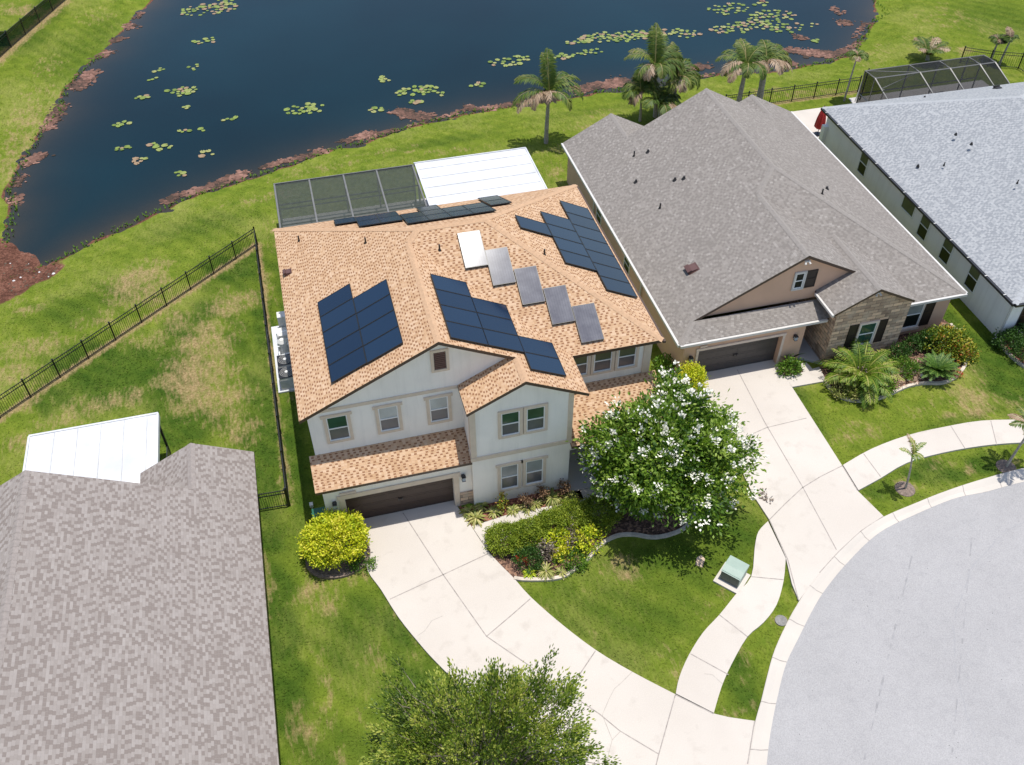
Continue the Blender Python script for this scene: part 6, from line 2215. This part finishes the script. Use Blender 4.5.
# ================================================================== THE POND'S PLANTS
BANK = 'far open water'
PADS = [  # centre px, half sizes in metres, count, where
    ((209, 9), 2.7, 1.1, 46, 'large cluster by the dark water near the top-left bank'), ((224, 3), 1.4, .8, 12, 'large cluster by the dark water near the top-left bank'), ((206, 41), 1.1, .55, 10, 'compact cluster just below the large top-left one'),
    ((181, 91), 1.3, .75, 15, 'round green cluster in mid pond'), ((190, 90), .6, .3, 4, 'round green cluster in mid pond'), ((143, 98), .6, .35, 6, 'little group left of the round mid-pond cluster'), ((121, 124), .7, .3, 7, 'little group nearest the left bank'),
    ((159, 70), .55, .3, 4, 'scattered pads above the round mid-pond cluster'), ((153, 79), .4, .3, 3, 'scattered pads above the round mid-pond cluster'), ((191, 67), .7, .5, 5, 'scattered pads above the round mid-pond cluster'),
    ((122, 148), .65, .25, 6, 'pale group low on the left of the pond'), ((139, 161), .5, .4, 6, 'group in the lower left of the pond'), ((160, 146), .9, .6, 8, 'loose string in the lower middle of the pond'), ((184, 131), .6, .2, 4, 'loose string in the lower middle of the pond'), ((200, 130), .35, .2, 2, 'loose string in the lower middle of the pond'),
    ((206, 154), .5, .4, 4, 'loose string in the lower middle of the pond'), ((181, 174), .45, .4, 5, 'group close to the near bank'), ((229, 119), .6, .3, 4, 'few pads right of the round mid-pond cluster'), ((188, 107), .4, .25, 3, 'few pads right of the round mid-pond cluster'),
    ((305, 109), 1.55, .75, 20, 'cluster left of the brown weed by the near bank'), ((417, 91), 1.75, .65, 26, 'wide cluster above the brown weed raft'), ((386, 79), .5, .45, 5, 'small cluster above the wide one'), ((377, 110), .6, .35, 7, 'speckled group left of the brown weed raft'), ((416, 102), .5, .3, 6, 'wide cluster above the brown weed raft'), ((441, 92), .4, .5, 3, 'wide cluster above the brown weed raft'), ((480, 84), .9, .4, 5, 'few pads left of the lone palm'),
    ((511, 61), 1.9, .75, 20, 'cluster left of the lone palm crown'), ((558, 57), 1.5, .5, 14, 'cluster behind the lone palm crown'), ((589, 52), 1.2, .4, 10, 'small cluster right of the lone palm crown'),
    ((578, 41), 1.3, .45, 12, 'long band behind the palm cluster'), ((603, 37), 2.2, .8, 34, 'long band behind the palm cluster'), ((630, 36), 2.2, .8, 36, 'long band behind the palm cluster'), ((660, 33), 2.4, .6, 26, 'long band behind the palm cluster'), ((690, 34), 1.2, .7, 12, 'long band behind the palm cluster'),
    ((728, 9), 1.9, 1.1, 28, 'cluster at the top beyond the ragged palms'), ((742, 27), 2.9, .9, 44, 'broad cluster beyond the ragged palms'), ((770, 17), 2.4, 1.2, 40, 'broad cluster beyond the ragged palms'), ((787, 28), 1.7, .8, 18, 'broad cluster beyond the ragged palms'), ((762, 4), .8, .4, 5, 'cluster at the top beyond the ragged palms'), ((816, 25), .6, .4, 3, 'few pads near the right bank'), ((818, 40), .6, .4, 3, 'few pads near the right bank')]


def pad_mesh(seed):
    rng = np.random.RandomState(seed)
    n = 14
    v = [(0, 0, .008)]
    for i in range(n):
        a = .18 + (2 * math.pi - .36) * i / (n - 1)
        r = .5 * (1 + .06 * rng.normal())
        v.append((r * math.cos(a), r * math.sin(a), .008 + .012 * rng.rand()))
    f = [(0, i, i + 1) for i in range(1, n)]
    me = bpy.data.meshes.new('lily_pad')
    me.from_pydata(v, [], f)
    me.materials.append(MATS['lily_leaf'])
    at = me.attributes.new('tint', 'FLOAT', 'FACE')
    at.data.foreach_set('value', np.full(len(f), (seed % 7) / 6.5 + .04, 'f'))
    return me


PM = [pad_mesh(s) for s in range(7)]
PTS = [(-5.72, 88.85), (-4.34, 89.87), (-6.14, 82.02), (-8.27, 73.18), (-7.57, 73.17), (-11.16, 72.76), (-12.67, 68.95), (-10, 77.41), (-10.45, 75.88), (-7.45, 77.28), (-12.45, 65.28), (-11.21, 63.11), (-9.78, 64.86), (-8.08, 66.64), (-6.92, 66.49), (-6.56, 62.85), (-8.32, 60.56), (-4.76, 67.62), (-7.75, 70.35), (0.97, 67.69), (9.83, 68.34), (7.78, 71), (6.31, 66.1), (9.43, 66.58), (11.64, 67.69), (14.92, 68.2), (18.34, 71.5), (22.32, 71.2), (25.12, 71.42), (24.86, 73.69), (27.19, 73.89), (29.51, 73.47), (32.24, 73.36), (34.68, 72.5), (40.04, 76.52), (39.65, 72.64), (42.95, 73.94), (43.37, 71.43), (43.51, 76.74), (46.12, 71.33), (44.84, 68.53)]
rng = np.random.RandomState(77)
allp = []
for (c, hx, hy, n, where), w in zip(PADS, PTS):
    got = []
    for i in range(n):
        for tr in range(12):
            a, r = rng.rand() * 6.283, rng.rand() ** .55
            p = (w[0] + hx * r * math.cos(a), w[1] + hy * 1.15 * r * math.sin(a))
            s = .26 + .28 * rng.rand()
            if all((p[0] - q[0]) ** 2 + (p[1] - q[1]) ** 2 > (.40 * (s + q[2])) ** 2 for q in got):
                break
        got.append((p[0], p[1], s))
        pink = rng.rand() < (.28 if 'band' in where or 'broad' in where or 'large' in where else .10)
        allp.append((p[0], p[1], s, where, pink))
order = sorted(range(len(allp)), key=lambda i: -allp[i][2] / math.hypot(allp[i][0], allp[i][1], 34))
big = set(order[:295])
rest = MB()
rq, rt = [], []
for i, (x, y, s, where, pink) in enumerate(allp):
    k = 6 if pink else int(rng.choice([1, 2, 3, 3, 4, 4, 5]))
    zz = -0.592 + (i % 9) * .003
    if i in big:
        o = bpy.data.objects.new('lily_pad', PM[k])
        COL.objects.link(o)
        o.location = (x, y, zz)
        o.rotation_euler = (0, 0, rng.rand() * 6.28)
        o.scale = (s, s * (.8 + .2 * rng.rand()), 1)
        tag(o, 'floating %s lily pad in the %s' % ('pinkish' if pink else 'green', where), 'lily pad', 'lily pads floating in clusters on the pond')
    else:
        a0 = rng.rand() * 6.28
        ring = [np.array((x + s * .5 * math.cos(a0 + j * .785), y + s * .45 * math.sin(a0 + j * .785), zz + .01)) for j in range(8)]
        c0 = np.array((x, y, zz + .008))
        for j in range(0, 8, 2):
            rq.append([c0, ring[j], ring[j + 1], ring[(j + 2) % 8]])
            rt.append((k % 7) / 6.5 + .04)
struct(quads('floating_lily_leaves', np.array(rq), rt, 'lily_leaf'), 'stuff')

# reddish floating weed in rafts along the banks
WEED = [  # from px, to px, half width in metres, density
    ((131, 28), (126, 25), .9, 1), ((120, 38), (113, 41), .7, 1), ((108, 52), (98, 57), .8, 1), ((92, 72), (78, 88), 1.0, 1.2), ((86, 80), (72, 90), .7, .8), ((62, 105), (45, 130), .8, 1.2), ((42, 155), (26, 164), .8, 1.2), ((24, 174), (16, 186), .5, .8), ((16, 195), (14, 206), .6, .6), ((142, 12), (136, 18), .4, .6),
    ((165, 203), (183, 193), .6, 1.1), ((190, 193), (212, 186), .7, 1.3), ((212, 186), (245, 174), .8, 1.4), ((262, 168), (285, 160), .5, .9), ((292, 160), (325, 150), .7, 1.3), ((340, 141), (352, 140), .5, .7), ((356, 138), (376, 133), .8, 1.4), ((378, 134), (397, 130), .5, .8), ((396, 111), (406, 112), .9, 1.6), ((406, 115), (428, 117), .9, 1.7), ((410, 126), (432, 119), .4, .5), ((440, 118), (468, 108), .4, .5), ((465, 106), (476, 110), .5, .7), ((480, 109), (512, 104), .6, 1.3),
    ((578, 90), (600, 85), .9, 1.8), ((600, 86), (618, 84), .9, 1.8), ((614, 80), (630, 83), .9, 1.6), ((676, 72), (690, 73), 1.0, 1.6), ((684, 68), (708, 66), .8, 1.6), ((514, 104), (520, 102), .5, .8), ((630, 84), (650, 80), .5, .9), ((690, 78), (715, 74), .5, .5), ((756, 68), (764, 62), .6, .9),
    ((788, 49), (812, 54), .9, 1.5), ((805, 52), (835, 55), 1.1, 1.6), ((786, 62), (792, 65), .8, 1.5), ((824, 57), (848, 50), .7, 1.0), ((840, 22), (850, 23), 1.0, .8), ((832, 8), (842, 14), .7, .4), ((795, 36), (803, 38), .6, .7), ((855, 38), (866, 22), .5, .5), ((850, 48), (860, 42), .5, .7), ((762, 0), (764, 2), .3, .3)]
WP = [(-12.5, 86.46), (-12.95, 87.23), (-13.36, 84.59), (-13.92, 84.12), (-14.23, 81.99), (-15, 81.22), (-15.32, 78.47), (-16.23, 75.85), (-15.7, 77.12), (-16.67, 75.61), (-17.23, 73.22), (-18.13, 69.49), (-18, 65.77), (-18.98, 64.77), (-18.96, 63.4), (-19.33, 61.91), (-19.19, 60.72), (-19.16, 59.34), (-11.64, 89.77), (-12.13, 88.55), (-9.38, 57.11), (-8.2, 58.05), (-7.74, 57.93), (-6.26, 58.44), (-6.26, 58.44), (-3.99, 59.41), (-2.79, 59.91), (-1.13, 60.57), (-0.65, 60.44), (1.78, 61.21), (2.99, 62.2), (3.86, 62.12), (4.18, 62.33), (5.71, 62.67), (5.83, 62.49), (7.29, 62.7), (7.7, 65.58), (8.41, 65.23), (8.33, 64.77), (9.89, 64.03), (8.33, 63.04), (10.13, 63.65), (10.74, 63.65), (13.14, 64.62), (12.98, 64.98), (13.66, 64.15), (13.99, 64.22), (16.57, 64.35), (22.19, 65.22), (24.14, 65.57), (24.09, 65.41), (25.58, 65.36), (25.5, 66.09), (26.57, 65.27), (30.83, 66.11), (31.87, 65.65), (31.73, 66.6), (33.78, 66.43), (16.72, 64.31), (17.25, 64.5), (26.51, 65.11), (28.3, 65.34), (31.53, 64.83), (33.76, 64.96), (37.43, 65.08), (38.54, 65.91), (41.56, 67.61), (43.07, 66.23), (42.68, 66.72), (44.84, 65.56), (40.29, 65.43), (40.52, 64.81), (43.77, 65.46), (46.36, 66.13), (48.48, 71.36), (49.23, 70.94), (49.27, 74.28), (49.5, 72.86), (43.3, 69.78), (43.79, 69.23), (48.11, 68.07), (50.7, 70.76), (46.71, 66.43), (48.12, 67.25), (43.91, 77.59), (43.89, 77.12)]
rng = np.random.RandomState(78)
rq, rt = [], []
for j, w in enumerate(WEED):
    a, b = np.array(WP[2 * j]), np.array(WP[2 * j + 1])
    ln = np.hypot(*(b - a)) + w[2]
    n = int((60 + 60 * rng.rand()) * w[3] * w[2] * ln) + 8
    for i in range(n):
        s = rng.rand()
        p = a + (b - a) * s + rng.normal(size=2) * w[2] * np.array((.36, .28))
        r = (.05 + .17 * rng.rand() ** 2)
        zz = -.592 + rng.rand() * .03
        a0 = rng.rand() * 6.28
        st = .6 + .5 * rng.rand()
        ring = [np.array((p[0] + r * (1 + .3 * rng.normal()) * math.cos(a0 + k * .785), p[1] + r * st * (1 + .3 * rng.normal()) * math.sin(a0 + k * .785), zz)) for k in range(8)]
        c0 = np.array((p[0], p[1], zz + .008))
        tn = .40 + .25 * math.sin(p[0] * 1.7 + p[1]) + rng.normal() * .22
        for k in range(0, 8, 2):
            rq.append([c0, ring[k], ring[k + 1], ring[(k + 2) % 8]])
            rt.append(tn)
struct(quads('floating_weed', np.array(rq), rt, 'weed_brown'), 'stuff')
# rough tufts where the mown bank meets the water
rng = np.random.RandomState(79)
sh = smooth_line(SHORE[4:52], 6)
V, T = [], []
for i in range(len(sh) - 1):
    a, b = np.array(sh[i]), np.array(sh[i + 1])
    for k in range(int(np.hypot(*(b - a)) * 7) + 1):
        p = a + (b - a) * rng.rand() + rng.normal(size=2) * .16
        for q in range(4):
            an = rng.rand() * 6.28
            l = .08 + .16 * rng.rand()
            d = np.array((math.cos(an) * .6, math.sin(an) * .6, .8))
            s = np.array((-math.sin(an), math.cos(an), 0)) * .035
            p0 = np.array((p[0], p[1], -.60))
            V.append([p0 + s, p0 + d * l * .6 + s, p0 + d * l, p0 - s])
            T.append(.45 + rng.normal() * .3)
struct(quads('bank_grass', np.array(V), T, 'leaf_fresh'), 'stuff')
# pale chips and clods on the drained mud
rng = np.random.RandomState(80)
m = MB()
c = (-17.27, 51.22, -0.45)
for i in range(150):
    p = np.array((c[0], c[1])) + rng.normal(size=2) * np.array((1.6, 1.5))
    zz, _, _, dd = (q[0] for q in lawn_fields(p[None]))
    if zz < -.58 or dd < .8:
        continue
    r = (.03 + .06 * rng.rand()) * (1.3 if i % 9 == 0 else 1)
    a = rng.rand() * 6.28
    q = [(p[0] + r * math.cos(a + j * 1.257) * (.7 + .5 * rng.rand()), p[1] + r * math.sin(a + j * 1.257) * (.7 + .5 * rng.rand()), zz) for j in range(5)]
    tp = (p[0], p[1], zz + r * .7)
    for j in range(5):
        m.face([q[j], q[(j + 1) % 5], tp], mi=0 if i % 9 else 1)
struct(m.build('mud_clods', ['leaf_litter', 'rock_white']), 'stuff')
